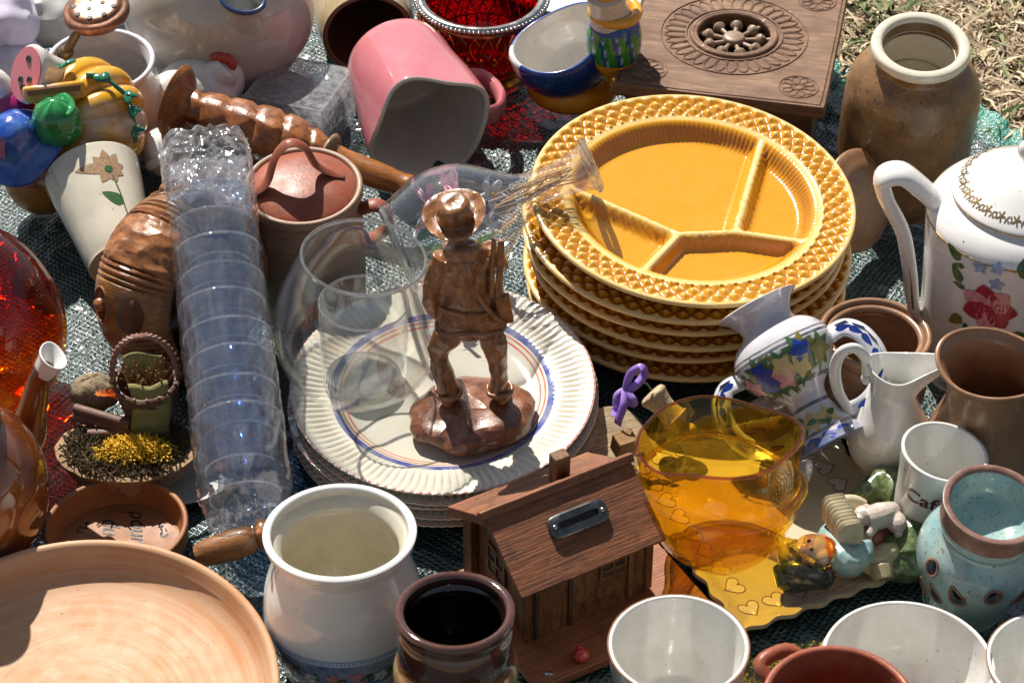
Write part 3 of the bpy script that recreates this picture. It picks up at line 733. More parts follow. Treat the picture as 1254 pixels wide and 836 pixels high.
# brown stoneware jar with white collar
m_sj = pmat('speckled_stoneware', (0.24, 0.125, 0.045), (0.11, 0.06, 0.025), sc=0.35, rough=0.32, coat=0.15, bump=0.02, bsc=4, spk=(3.5, 0.6, (0.07, 0.04, 0.02)), dirt=0.2)
SJ, r0 = pot('stoneware_jar', 'tall speckled brown stoneware jar with broad white rim by the straw', 'jar', (1128, 54), 61, 16.5,
    [(0, 0), (1.15, 0), (1.28, .03), (1.34, .12), (1.38, .35), (1.38, .6), (1.34, .72), (1.15, .82), (.92, .875), (.87, .9), (.87, .965)], 0.55, 0.6, [m_sj], tx=10)
b = MB(); z1 = 16.5*.955
b.lathe(sm([(r0*.72, z1-0.6), (r0*.88, z1-.25), (r0*.98, z1-0.05), (r0*1.0, z1+.35), (r0*.97, z1+.7), (r0*.87, z1+.8), (r0*.78, z1+.65), (r0*.75, z1+.1), (r0*.74, z1-2), (r0*.74, 9)], 4), 72)
obj('rim', b, m_cream, SJ)
b = MB(); b.lathe([(0, 8.2), (r0*.95, 8.2), (r0*.95, 8.5), (r0*.7, 12)], 40); obj('inner_wall', b, m_cream, SJ)

# brown clay pot (lid seat)
m_clay = pmat('satin_clay', (0.31, 0.165, 0.085), (0.21, 0.105, 0.055), sc=0.4, rough=0.3, coat=0.2, bump=0.01, bsc=3, dirt=0.3, rings=((0.19, 0.10, 0.055), 0.5))
m_clayin = m_clay
CP, r0 = pot('clay_pot', 'satin brown clay pot without lid, behind the small white cream jug', 'pot', (1072, 407), 69, 9,
    [(0, 0), (.7, 0), (.88, .08), (1.0, .35), (1.02, .6), (.97, .8), (.93, .87), (.98, .93), (1.0, .98)], 0.45, 0.5, [m_clay], tx=1)
b = MB(); b.tube([(r0*.84*math.cos(a), r0*.84*math.sin(a), 8.4) for a in [2*PI*k/60 for k in range(60)]], 0.33, 8, closed=True, flat=1.0); obj('lid_seat', b, m_clay, CP)
# its lid leaning by the yellow plates
LD = obj('clay_lid', (lambda b: (b.lathe(sm([(0, 0.9), (2.2, 0.85), (3.0, 0.7), (3.6, 0.35), (4.35, 0.1), (4.5, 0.3), (4.3, 0.6), (3.6, 0.95), (2.8, 1.3), (0, 1.5)][::-1], 3), 60), b)[1])(MB()), m_clay)
LD.matrix_world = axis_m(P(1046, 246, 4.7), P(1046, 246, 4.7)+Vector((0.70, -0.62, 0.42))); tag(LD, 'round brown clay lid propped upright against the yellow plates', 'lid')

# stoneware crock with lid
m_cr = pmat('pale_stoneware', (0.36, 0.23, 0.155), (0.28, 0.17, 0.11), sc=0.3, rough=0.5, coat=0.0, bump=0.02, bsc=4, stretch=(1, 1, 3), spk=(4, .66, (0.12, 0.07, 0.05)), rings=((0.24, 0.14, 0.085), 0.6))
m_rb = pmat('red_brown_slip', (0.30, 0.075, 0.035), (0.22, 0.055, 0.028), sc=0.6, rough=0.42, coat=0.0, spec=0.35, bump=0.02, bsc=3, dirt=0.35)
CR, r0 = pot('stoneware_crock', 'pale stoneware crock with a red brown lid, behind the glass bowl', 'crock', (371, 226), 73, 12.5,
    [(0, 0), (.85, 0), (.93, .05), (.97, .3), (.97, .7), (.93, .86), (.93, .9), (1.0, .94), (1.0, .98)], 0.5, 0.5, [m_cr], tx=6)
b = MB(); b.lathe(sm([(0, 12.0), (r0*.86, 11.9), (r0*.9, 12.1), (r0*.86, 12.4), (r0*.6, 12.95), (r0*.3, 13.2), (0, 13.25)], 4), 64); LI = obj('lid', b, m_rb, CR)
b = MB(); b.tube(sm([(-4.4, -1.6, 12.5), (-3.6, -1.3, 12.95), (-2.7, -0.9, 13.7), (-2.0, -0.2, 15.6), (-0.9, 0.3, 16.6), (0.3, 0.5, 16.0), (1.1, 0.5, 14.2), (2.3, 0.6, 13.2), (3.3, 0.6, 12.9)], 5), [0.35, 0.5, .62, .6, .6, .6, .6, .5, .3], 14, flat=0.45, up=(0, 1, 0), fn=lambda i, a: 1+0.12*math.cos(4*a)); obj('strap_handle', b, m_rb, LI)
b = MB(); b.tube(sm([(r0*.95, -0.5, 10.3), (r0+0.9, -0.6, 10.8), (r0+1.9, -0.6, 10.2), (r0+1.9, -0.6, 8.6), (r0+0.9, -0.5, 7.2), (r0*.93, -0.4, 6.8)], 4), 0.75, 12, flat=0.5, up=(0, 1, 0)); obj('ear_handle', b, m_rb, CR)

# terracotta plate, writing dish
m_tc = pmat('smooth_terracotta', (0.47, 0.205, 0.08), (0.50, 0.27, 0.14), sc=0.14, lo=0.4, hi=0.62, rough=0.6, dr=0.1, spec=0.25, bump=0.006, bsc=2.0, stretch=(1, 1, 1), dirt=0.15, rings=((0.60, 0.43, 0.30), 0.65))
rp = cm(252, 90, 850, 4)
b = MB(); b.lathe(vessel([(0, 0), (rp*.72, 0), (rp*.80, .25), (rp*.93, 2.0), (rp, 4.2)], 0.6, 0.7, 6)); 
b = MB(); b.lathe([(0, 0), (rp*.70, 0), (rp*.78, .15), (rp*.87, 1.2), (rp*.95, 2.6), (rp*.99, 3.7), (rp, 4.1), (rp-.12, 4.3), (rp-.4, 4.28), (rp-.62, 4.05), (rp*.93, 3.15), (rp*.89, 2.6), (rp*.84, 2.2), (rp*.75, 2.0), (rp*.5, 1.9), (0, 1.85)], 128)
tc = obj('terracotta_plate', b, m_tc, sharp=70); tc.matrix_world = rimplace((88, 852), 4.2, tx=5, ty=0, zb=0.2, rb=rp*.7); tag(tc, 'huge smooth orange terracotta plate in the bottom left corner', 'plate')
m_wd = pmat('orange_brown_glaze', (0.33, 0.14, 0.05), (0.27, 0.11, 0.04), sc=0.4, rough=0.5, coat=0.0, spec=0.3, dirt=0.2, rings=((0.2, 0.08, 0.03), 0.6))
WD, r0 = pot('writing_dish', 'shallow brown glazed dish with black handwriting inside, behind the terracotta plate', 'dish', (142, 643), 88, 2.5,
    [(0, 0), (.8, 0), (.92, .15), (.99, .6), (1, 1)], 0.4, 0.5, [m_wd, p_black], tx=-2, k=4)
b = MB()
for tx_, u in (('tu', -2.9), ('du', -0.9), ('pour', 1.2), ('Les', 3.4)):
    b.text(lambda x, y: Vector((x, y, 0.54)), tx_, 1.9, 0, shear=0.35, rot=R(-82), off=(u, 2.2), bold=0.012)
obj('handwriting', b, p_black, WD, recalc=False)

# cups
def handle(parent, r, z0, z1, ang, out, thick, m, name='handle', flat=0.7):
    b = MB(); c, s_ = math.cos(ang), math.sin(ang)
    pts = [(r-.1, z1), (r+out*.7, z1+.25), (r+out, (z0+z1)/2+.4), (r+out*.75, z0+.3), (r-.1, z0)]
    b.tube(sm([(q*c, q*s_, z) for q, z in pts], 5), thick, 12, flat=flat, up=(0, 0, 1)); return obj(name, b, m, parent)
m_wcup = pmat('white_cup_glaze', WHITE, (0.66, 0.65, 0.60), rough=0.12, coat=0.5, dirt=0.35, spk=(1.6, 0.74, (0.22, 0.15, 0.09)))
C1, r0 = pot('white_cup', 'white cup with a thin dark rim line at bottom centre, beside the wooden house', 'cup', (831, 790), 86, 6.8, [(0, 0), (.5, 0), (.6, .04), (.85, .35), (.96, .7), (1, 1)], 0.28, 0.5, [m_wcup], tx=0)
handle(C1, r0*.9, 2.2, 5.0, R(-28), 2.4, 0.42, m_wcup)
b = MB(); b.tube([(r0*1.005*math.cos(a), r0*1.005*math.sin(a), 6.86) for a in [2*PI*k/90 for k in range(90)]], 0.07, 6, closed=True); obj('rim_line', b, p_brown, C1)
C2, r0b = pot('white_bowl', 'wide white bowl at the bottom right edge, nested in a gold rimmed one', 'bowl', (1112, 812), 106, 6.0, [(0, 0), (.5, 0), (.6, .05), (.85, .35), (.96, .7), (1, 1)], 0.3, 0.6, [m_wcup], zb=0.6, group='nested white bowls')
C2b, r0c = pot('gold_rimmed_bowl', 'gold rimmed cream bowl underneath the wide white bowl, only its edge showing', 'bowl', (1107, 822), 104, 5.3, [(0, 0), (.5, 0), (.6, .05), (.9, .35), (.99, .7), (1.03, 1)], 0.25, 0.4, [m_cream], group='nested white bowls')
b = MB(); b.tube([(r0c*1.0*math.cos(a), r0c*1.0*math.sin(a), 5.4) for a in [2*PI*k/90 for k in range(90)]], 0.12, 6, closed=True); obj('gold_line', b, m_gold, C2b)
C3, r0 = pot('white_corner_cup', 'white cup cut off by the bottom right corner of the photo', 'cup', (1296, 812), 87, 7, [(0, 0), (.5, 0), (.6, .04), (.85, .35), (.96, .7), (1, 1)], 0.28, 0.5, [m_wcup])
b = MB(); b.tube([(r0*1.0*math.cos(a), r0*1.0*math.sin(a), 7.05) for a in [2*PI*k/90 for k in range(90)]], 0.07, 6, closed=True); obj('rim_line', b, p_brown, C3)
C4, r0 = pot('brown_pot', 'rusty brown clay pot at the bottom edge in front of the white bowl', 'pot', (1028, 857), 95, 12.5, [(0, 0), (.7, 0), (.9, .08), (1.04, .4), (1.03, .7), (.97, .88), (1, .98)], 0.5, 0.5, [m_rb])
b = MB(); b.tube(sm([(-r0*.8, 2.8, 11.0), (-r0*.95, 3.8, 11.8), (-r0*.6, 5.0, 11.8), (-r0*.35, 4.9, 11.0)], 4), 0.5, 10); obj('ear_handle', b, m_rb, C4)

# cafe cup
def deco_cafe(b, pr, r0):
    b.text(lmap(pr, R(-113), 5.8, 0.04), 'Café', 1.65, 1, bold=0.03, off=(-0.05, 0.1), squash=1.08)
CC, r0 = pot('coffee_cup', 'white cup lettered Café in dark brown, standing right of the lying boy figurine', 'cup', (1157, 554), 54, 8.6,
    [(0, 0), (.62, 0), (.7, .03), (.75, .2), (.85, .6), (1, 1)], 0.3, 0.6, [m_wcup, p_ink], tx=2, ty=7, zb=0.3, deco=deco_cafe)

# cream jug
def jugfn(a, r, z, i):
    k = smooth01(7.6, 10.5, z); sp = max(0, math.cos(a))**5*k*2.1; x = r*math.cos(a)+sp
    return (x, r*math.sin(a)*(1-0.12*k), z+0.35*k*math.cos(a*2)+(0.25*k*max(0, math.cos(a))**4))
CJ, r0 = pot('cream_jug', 'small white porcelain cream jug with wavy spout, in front of the brown clay pot', 'jug', (1097, 448), 33, 10.6,
    [(0, 0), (1.05, 0), (1.15, .04), (1.0, .09), (1.35, .2), (1.55, .36), (1.45, .5), (1.1, .64), (.88, .75), (.86, .82), (1.0, .93), (1.12, 1)], 0.22, 0.5, [m_wcup], zb=0.6, fn=jugfn, rz=0)
b = MB(); b.tube(sm([(-2.0, 0, 9.9), (-2.3, 0, 11.3), (-3.2, 0, 12.3), (-4.2, 0, 11.8), (-4.5, 0, 10.2), (-4.1, 0, 8.2), (-3.4, 0, 6.8), (-3.0, 0, 6.0)], 5), [.38, .33, .33, .36, .36, .34, .3, .35], 12, flat=1.3, up=(0, 1, 0)); b.ell((-2.1, 0, 9.4), (.4, .45, .5)); obj('handle', b, m_wcup, CJ)

# brown clay jug (right)
def pitfn(a, r, z, i):
    k = smooth01(8, 13, z); return (r*math.cos(a)*(1+0.10*k)-0.35*k*max(0, math.cos(a-R(150)))**3, r*math.sin(a)*(1-0.05*k), z+k*0.9*max(0, math.cos(a-R(140)))**2-k*0.35*math.cos(a-R(0))**2*(1 if math.cos(a) > 0 else 0))
CJ2, r0 = pot('clay_jug', 'matt brown clay jug with a flared lopsided mouth at the right edge', 'jug', (1218, 448), 59, 12.5,
    [(0, 0), (1.2, 0), (1.35, .06), (1.4, .22), (1.2, .45), (.93, .68), (.86, .82), (.93, .93), (1.06, 1)], 0.35, 0.5, [m_clay], tx=6, ty=-3, zb=0.2, fn=pitfn)
b = MB(); b.tube(sm([(3.0, -2.6, 10.0), (4.0, -3.6, 10.4), (5.4, -4.6, 9.0), (5.6, -4.8, 6.8), (4.4, -3.6, 4.6)], 5), 0.62, 12); obj('handle', b, m_clay, CJ2)

# teal oil burner
m_tl = pmat('teal_speckled_glaze', (0.20, 0.36, 0.38), (0.36, 0.45, 0.41), sc=0.35, rough=0.16, coat=0.4, spk=(4.2, 0.63, (0.20, 0.10, 0.06)), dirt=0.1, bump=0.015, bsc=1)
m_tr = pmat('raw_brown_rim', (0.16, 0.075, 0.055), (0.24, 0.14, 0.11), sc=1, rough=0.35, dirt=0.1)
r0 = cm(61, 1217, 618, 10.5)
po = sm([(0, 0), (2.5, 0), (2.9, .3), (3.2, 1.5), (3.9, 3.6), (4.35, 5.4), (4.25, 6.9), (3.6, 8.0), (3.3, 8.6), (3.45, 9.6), (r0, 11)], 5)
TB = thing('oil_burner', 'teal speckled ceramic oil burner with round and teardrop holes, right edge', 'oil burner', mat4=rimplace((1217, 620), 11, 7, 4, 0, 0, 2.5))
b = MB(); b.lathe([(p[0], p[1]) for p in po if p[1] <= 8.7]+[(3.0, 8.75), (3.0, 8.0), (3.7, 6.7), (3.8, 5.2), (3.4, 3.6), (2.7, 1.4), (0, .6)], 96)
body = obj('body', b, m_tl, TB, sharp=60)
cut = []; rims = MB(); rfn = rz_of([(p[0], p[1]) for p in po])
def hole(th, z, rx, ry, tear=0, roll=0):
    c = MB(); pts = []
    for k in range(24):
        a = 2*PI*k/24; x = rx*math.cos(a); y = ry*math.sin(a)
        if tear: x *= (1-0.55*math.sin(a))
        pts.append((x*math.cos(roll)-y*math.sin(roll), x*math.sin(roll)+y*math.cos(roll)))
    r = rfn(z); n = len(pts); vs = []
    for rr_ in (r-1.6, r+1.2):
        for (x, y) in pts:
            th2 = th+x/r; vs.append((rr_*math.cos(th2), rr_*math.sin(th2), z+y))
    c.add(vs, [list(range(n))[::-1], list(range(n, 2*n))]+[[i, (i+1) % n, n+(i+1) % n, n+i] for i in range(n)]); cut.append(c)
    rims.tube([((rfn(z+y)-0.02)*math.cos(th+x/r), (rfn(z+y)-0.02)*math.sin(th+x/r), z+y) for x, y in pts], 0.13, 6, closed=True)
for th, z, rx, ry, te, ro in [(-150, 6.6, .55, .65, 0, 0), (-118, 5.6, .5, .95, 1, .5), (-84, 6.3, .62, .62, 0, 0), (-52, 5.6, .5, .95, 1, -.5), (-140, 4.4, .42, .95, 1, .35), (-160, 3.6, .4, .9, 1, .1), (-20, 6.3, .6, .6, 0, 0), (30, 5, 1.5, 1.5, 0, 0)]:
    hole(R(th), z, rx, ry, te, ro)
carve(body, cut)
obj('hole_edges', rims, m_tr, TB)
b = MB(); b.lathe([(3.2, 8.6), (3.38, 8.9), (3.5, 9.6), (r0*.97, 10.8), (r0+.1, 11.0), (r0+.12, 11.3), (r0-.2, 11.4), (r0-.45, 11.1), (3.1, 9.6), (2.4, 8.7), (1, 8.3), (0, 8.2)], 72, mif=lambda i, k: 1 if 2 <= i <= 6 else 0); obj('oil_bowl', b, [m_tl, m_tr], TB, sharp=70)

# teapot with roses
r0 = cm(120, 1257, 252, 15)
tp_o = sm([(0, 0), (r0*.86, 0), (r0*.93, .5), (r0*.93, 5), (r0*.97, 10), (r0*1.0, 13.6), (r0*.995, 14.6), (r0*.9, 15.5), (r0*.76, 16.1), (r0*.74, 16.3)], 5)
tpm = pmat('porcelain', (0.74, 0.73, 0.71), (0.70, 0.68, 0.65), rough=0.08, dr=0.04, coat=0.6, dirt=0.08)
TP = thing('teapot', 'large white porcelain teapot with red rose bouquet and gilt lines, right edge', 'teapot', mat4=rimplace((1257, 252), 15, 1, 0, 0, 0, 0))
b = MB(); prl = [(p[0], p[1]) for p in tp_o]; b.lathe(prl+[(r0*.7, 16.2), (r0*.7, 15.5), (0, 15.3)], 96)
def rose(mp, c, s_, d, l_, n=7):
    rr_ = random.Random(5)
    for ring, (q, k) in enumerate(((1.0, 7), (.72, 6), (.45, 5))):
        for j in range(k): b.petal(mp, (c[0]+s_*.15*math.cos(j), c[1]+s_*.15*math.sin(j)), s_*q, s_*q*.85, j*2*PI/k+ring*.5, l_ if (j+ring) % 2 else d, tip=.9)
    b.disc(mp, c, s_*.18, d)
th0 = R(-117); mp_ = lmap(prl, th0, 9.7, 0.06); mp2_ = lmap(prl, th0, 9.7, 0.10)
mp = lambda u, v: mp_(u*1.3, v*1.3)
mp2 = lambda u, v: mp2_(u*1.3, v*1.3)
for (u, v, a) in [(-1.9, 1.4, 2.2), (-1.6, -1.2, 3.9), (-.3, -1.9, 4.6), (1.6, -1.3, 5.9), (2.2, -.2, .3), (3.2, -1.0, 5.6), (4.2, .3, .6), (4.9, -1.6, 5.2), (1.5, 3.4, 1.2), (2.9, -1.8, 4.0), (5.4, .9, 1.0), (-2.1, 3.0, 2.6)]:
    b.petal(mp, (u, v), 1.3, .75, a, 3 if v < 0.5 else 4)
    b.petal(mp, (u+.3, v-.3), .9, .4, a+.9, 4)
for (u, v) in [(-.8, 3.2), (.2, 3.5), (.3, 2.3), (4.0, -2.3), (5.0, -2.6), (4.4, -3.2)]:
    for j in range(5): b.petal(mp2, (u, v), .5, .36, j*2*PI/5+u, 5)
    b.disc(mp2, (u, v), .1, 6)
rose(mp2, (0, .3), 1.55, 1, 2)
for j in range(6): b.petal(mp2, (3.3, 1.4), 1.15, .85, j*PI/3, 7 if j % 2 else 8)
b.disc(mp2, (3.3, 1.4), .3, 6)
for j in range(5): b.petal(mp2, (5.4, -1.0), .9, .6, j*2*PI/5, 1 if j % 2 else 8)
for (pa) in [[(-2.4, 2.8), (-2.1, 3.4), (-2.3, 4.2)], [(.5, -1.2), (.9, -2.6), (1.5, -3.4)], [(3.3, 1), (3.0, -1.0), (2.4, -2.8)], [(4.4, .2), (5.2, 1.2), (5.4, 2.0)]]: b.stroke(mp, pa, .07, 4)
obj('body', b, [tpm, p_crim, p_pink, p_olive, p_green, p_lblue, p_yellow, p_lilac, p_white], TP, sharp=60)
def ring(parent, name, r, z, th, m, n=96):
    b = MB(); b.tube([(r*math.cos(a), r*math.sin(a), z) for a in [2*PI*k/n for k in range(n)]], th, 6, closed=True); return obj(name, b, m, parent)
ring(TP, 'gold_line', r0*1.0+.02, 14.3, 0.09, m_gold)
b = MB(); rl = r0*.77; b.lathe(sm([(0, 16.1), (rl*.9, 16.1), (rl, 16.3), (rl*.99, 16.6), (rl*.8, 17.4), (rl*.5, 18.4), (rl*.2, 18.9), (0, 19)], 5), 80)
lprof = sm([(rl*.9, 16.1), (rl, 16.3), (rl*.99, 16.6), (rl*.8, 17.4), (rl*.5, 18.4), (rl*.2, 18.9), (0, 19)], 8)
def lidz(r):
    return max([pa[1]+(pb[1]-pa[1])*(r-pa[0])/(pb[0]-pa[0]) for pa, pb in zip(lprof[:-1], lprof[1:]) if (pa[0]-r)*(pb[0]-r) <= 0 and abs(pa[0]-pb[0]) > 1e-6] or [16.6])
lm = lambda u, v: (lambda rr_: Vector((rr_*math.cos(u), rr_*math.sin(u), lidz(rr_)+.05)))(rl*.93-v)
for k in range(26):
    a = 2*PI*k/26
    for j in range(5):
        aa = j*2*PI/5; b.stroke(lambda x, y: lm(a+x/rl, y), [(0, .35), (.42*math.cos(aa), .35+.42*math.sin(aa))], .12, 1)
    b.stroke(lambda x, y: lm(a+x/rl, y), [(.45, .0), (.65, .45), (.95, .5), (1.0, .15), (.75, .05), (.7, .25)], .10, 1)
LI = obj('lid', b, [tpm, m_gold], TP, sharp=60); ring(LI, 'gold_line', rl*1.0, 16.35, 0.1, m_gold)
b = MB(); b.ell((0, 0, 19.4), (.9, .9, .8)); b.ell((-.7, -.4, 20.6), (.8, .8, .9)); b.ell((.6, -.5, 20.4), (.85, .7, .9)); b.ell((0, .5, 21.0), (.9, .8, .9)); b.tube([(-1.0, -1, 19.6), (1.0, -1, 20.0)], .35, 10); obj('knob', b, tpm, LI)
b = MB(); hpath = sm([(-r0*.9, .5, 14.9), (-r0*1.08, .6, 16.3), (-r0*1.30, .7, 17.6), (-r0*1.48, .6, 17.2), (-r0*1.42, .5, 15.2), (-r0*1.22, .3, 12.2), (-r0*1.10, .2, 8.5), (-r0*1.02, .1, 5), (-r0*.93, 0, 3)], 6)
b.tube(hpath, [1.4, 1.4, 1.4, 1.3, 1.15, 1.1, 1.05, 1.0, .9], 14, flat=.55, up=(0, 1, 0)); HN = obj('handle', b, tpm, TP)
b = MB(); b.tube([Vector(p)+Vector((-.05, -.92, 0)) for p in hpath[12:]], 0.09, 6); obj('gold_line', b, m_gold, HN)
# ------------------------------------------------------------------ painted two-handled vase, leaning
Mv = axis_m(P(1018, 545, 4.6), P(927, 374, 11.6), R(0))
# turn so that local +x points right in the picture
loc_z = Mv.to_3x3() @ Vector((0, 0, 1)); xdir = Vector((1, -0.25, 0)); xdir = (xdir-loc_z*xdir.dot(loc_z)).normalized(); ydir = loc_z.cross(xdir)
Mv = Matrix.Translation(Mv.translation) @ Matrix((xdir, ydir, loc_z)).transposed().to_4x4()
LV = (P(927, 374, 11.6)-P(1018, 545, 4.6)).length
k_ = LV/15.0
vp = sm([(0, 0), (2.7, 0), (2.8, .5), (2.4, 1.5), (1.7, 3.4), (1.55, 4.6), (1.8, 5.6), (2.95, 6.9), (3.9, 8.8), (3.95, 10.2), (3.3, 11.6), (2.3, 12.5), (2.15, 13.2), (2.6, 14.3), (3.3, 15.0)], 5)
vp = [(p[0], p[1]*k_) for p in vp]
VM = pmat('painted_faience', (0.56, 0.54, 0.57), (0.48, 0.45, 0.48), rough=0.1, coat=0.5, dirt=0.1, wob=0.012,
          bands=('z', [(0, (.05, .09, .22)), (.9*k_, (.57, .55, .56)), (1.3*k_, (.05, .06, .08)), (1.6*k_, (.6, .6, .6)), (4.0*k_, (.04, .05, .08)), (4.35*k_, (.57, .55, .58)), (6.1*k_, (.05, .06, .08)), (6.5*k_, (.4, .42, .36)), (9.7*k_, (.57, .55, .58)), (9.85*k_, (.04, .05, .07)), (10.15*k_, (.57, .55, .58)), (10.35*k_, (.04, .05, .07)), (10.55*k_, (.57, .55, .58)), (15*k_, (.57, .55, .58))]))
PV = thing('painted_vase', 'small two-handled faience vase with painted flowers and black bands, leaning left by the yellow plates', 'vase', mat4=Mv)
b = MB(); b.lathe(vp+[(3.15, 15.12*k_), (2.9, 15.0*k_), (2.35, 14.2*k_), (1.95, 13.2*k_), (2.1, 12.4*k_), (3.2, 11.2*k_), (3.9, 9.6*k_), (2.9, 7.0*k_), (0, 6.2*k_)], 80)
for i, (dg, z) in enumerate([(-150, 7.8), (-122, 8.6), (-96, 8.2), (-70, 8.9), (-45, 8.2), (-100, 7.3), (-125, 7.4), (-75, 7.6)]):
    mp = lmap(vp, R(dg), z*k_, .05); mp2 = lmap(vp, R(dg), z*k_, .09)
    for j in range(9): b.petal(mp, (0, 0), 1.5, .7, j*.75+i, 2 if j % 3 else 4)
    cc = [3, 1, 6, 1, 4, 3, 1, 6][i]
    for j in range(5): b.petal(mp2, (0, 0), .95, .75, j*2*PI/5+i, cc)
for i, dg in enumerate((-150, -120, -92, -64)):
    mp = lmap(vp, R(dg), 2.6*k_, .05)
    for j in range(5): b.petal(mp, (0, 0), .95, .5, j*1.2+i, 2 if j % 2 else 6)
    mp = lmap(vp, R(dg), .7*k_, .05); b.stroke(mp, [(-.9, -.2), (.2, .3), (.9, .1)], .25, 1)
obj('body', b, [VM, p_blue, p_green, p_pink, p_olive, p_yellow, pmat('ochre_paint', (.55, .42, .16), dirt=0)], PV, sharp=60)
for sgn, nm in ((1, ''), (-1, '')):
    b = MB(); hp = sm([(sgn*3.8, .2, 9.3*k_), (sgn*5.0, .1, 9.3*k_), (sgn*5.9, 0, 8.2*k_), (sgn*6.3, 0, 6.2*k_), (sgn*6.0, 0, 4.2*k_), (sgn*5.0, 0, 2.6*k_), (sgn*3.6, 0, 1.9*k_), (sgn*2.3, 0, 2.0*k_)], 6)
    b.tube(hp, .42, 12, flat=2.2, up=(1, 0, 0))
    for q in range(3, len(hp)-6, 5):
        c = Vector(hp[q]); d = (Vector(hp[q+3])-c)
        n_ = Vector((d.z, 0, -d.x)).normalized()*sgn
        b.petal(lambda x, y: c+d.normalized()*x+Vector((0, -1, 0))*y+n_*.44*(-1 if n_.x*sgn < 0 else 1), (0, 0), 1.3, .7, 0.2, 1)
        b.petal(lambda x, y: c+d.normalized()*x+Vector((0, -.96, 0))+n_*y, (0, 0), 1.3, .5, 0.1, 1)
    obj('handle', b, [m_lilacw, p_blue], PV, sharp=60)

# ------------------------------------------------------------------ pink mug lying on its side
A_, B_ = P(486, 76, 5.3), P(526, 156, 5.0)
pink = pmat('pink_glaze', (0.58, 0.19, 0.215), (0.52, 0.16, 0.185), sc=0.3, rough=0.14, dr=.05, coat=0.5, bump=.008, bsc=2, dirt=.1)
L = (B_-A_).length; r1 = cm(72, 526, 156, 5)
PM = thing('pink_mug', 'pink mug with squarish white mouth lying on its side, mouth towards the viewer', 'mug', mat4=axis_m(A_, B_, 0))
def sq(a, r, z, i):
    k = smooth01(L*.25, L*1.0, z); n = lerp(2, 3.6, k); a2 = a+R(20)
    q = (abs(math.cos(a2))**n+abs(math.sin(a2))**n)**(-1/n)*lerp(1, .94, k)
    wv_ = 0.25*k*math.cos(4*a2)*(1 if z > L*.7 else 0)*smooth01(L*.7, L, z)
    return (r*q*math.cos(a), r*q*math.sin(a), z+wv_)
pf = vessel([(0, 0), (r1*.8, 0), (r1*.9, .4), (r1*.95, 2), (r1*1.0, L*.6), (r1*1.04, L)], .45, .8, 6)
b = MB(); b.lathe(pf, 96, sq, mif=lambda i, k: 1 if i >= len(pf)*0.56 else 0); obj('body', b, [pink, m_white], PM, sharp=60)
inv = axis_m(A_, B_, 0).inverted(); hd = (inv.to_3x3() @ Vector((1, 0, -.12))).normalized(); hd.z = 0; hd.normalize()
b = MB(); hp = [hd*(r1*.98)+Vector((0, 0, L*.30)), hd*(r1+1.9)+Vector((0, 0, L*.34)), hd*(r1+2.6)+Vector((0, 0, L*.50)), hd*(r1+2.6)+Vector((0, 0, L*.68)), hd*(r1+1.6)+Vector((0, 0, L*.86)), hd*(r1*.96)+Vector((0, 0, L*.9))]
b.tube(sm([tuple(p) for p in hp], 5), .5, 12, flat=2.0, up=tuple(hd)); obj('handle', b, pink, PM)

# beige jar lying behind
A_, B_ = P(432, -50, 5.0), P(451, 42, 5.0); L = (B_-A_).length; r1 = cm(56, 451, 42, 5)
BJ = thing('beige_jar', 'beige jar lying with its dark brown mouth to the viewer, behind the pink mug', 'jar', mat4=axis_m(A_, B_))
pf = vessel([(0, 0), (r1*.9, 0), (r1*1.05, 1), (r1*1.1, L*.5), (r1*1.08, L*.85), (r1, L)], .5, .8)
mbj = pmat('beige_glaze', (0.50, 0.40, 0.24), (0.42, 0.30, 0.17), sc=.3, rough=.2, coat=.3, spk=(4, .64, (.2, .12, .06)))
b = MB(); b.lathe(pf, 72, mif=lambda i, k: 1 if i >= len(pf)*0.52 else 0); obj('body', b, [mbj, pmat('brown_inside', (.10, .06, .03), rough=.4)], BJ, sharp=60)

# ------------------------------------------------------------------ clear plastic box
g_plast = glass('clear_plastic', (0.90, 0.91, 0.93), rough=.06, ior=1.7, dust_glint=.48, bump=.12, bsc=.5)  # whitened for scuffs and to paint in the bright sunlit top
b = MB(); dx, dy, dz = 3.8, 3.7, 5.2
def faceg(o, u, v, f): 
    o, u, v = Vector(o), Vector(u), Vector(v); n_ = u.cross(v).normalized()
    b.grid(lambda s_, t_: o+u*s_+v*t_+n_*(.16*nz((s_*3+f, t_*3, f), 1, 3)*min(1, 8*min(s_, 1-s_, t_, 1-t_))), 14, 14)
faceg((-dx, -dy, dz), (2*dx, 0, 0), (0, 2*dy, 0), 1); faceg((-dx, -dy, 0), (2*dx, 0, 0), (0, 0, dz), 2); faceg((dx, -dy, 0), (0, 2*dy, 0), (0, 0, dz), 3)
faceg((dx, dy, 0), (-2*dx, 0, 0), (0, 0, dz), 4); faceg((-dx, dy, 0), (0, -2*dy, 0), (0, 0, dz), 5); faceg((-dx, -dy, 0.02), (2*dx, 0, 0), (0, 2*dy, 0), 6)
faceg((-dx+.2, -dy+.2, dz*.72), (2*dx-.4, 0, 0), (0, 2*dy-.4, 0), 7)
for ed_ in (((-dx, -dy), (dx, -dy)), ((dx, -dy), (dx, dy)), ((dx, dy), (-dx, dy)), ((-dx, dy), (-dx, -dy))):
    b.tube([(*ed_[0], dz), (*ed_[1], dz)], .09, 6); b.tube([(*ed_[0], .05), (*ed_[0], dz)], .09, 6)
c = P(366, 102, 5.3); pb = obj('plastic_box', b, g_plast, loc=(c.x, c.y, .15), rot=(0, 0, R(-19)), sharp=30, recalc=False); tag(pb, 'small square clear plastic box, empty and scuffed, left of the pink mug', 'box')

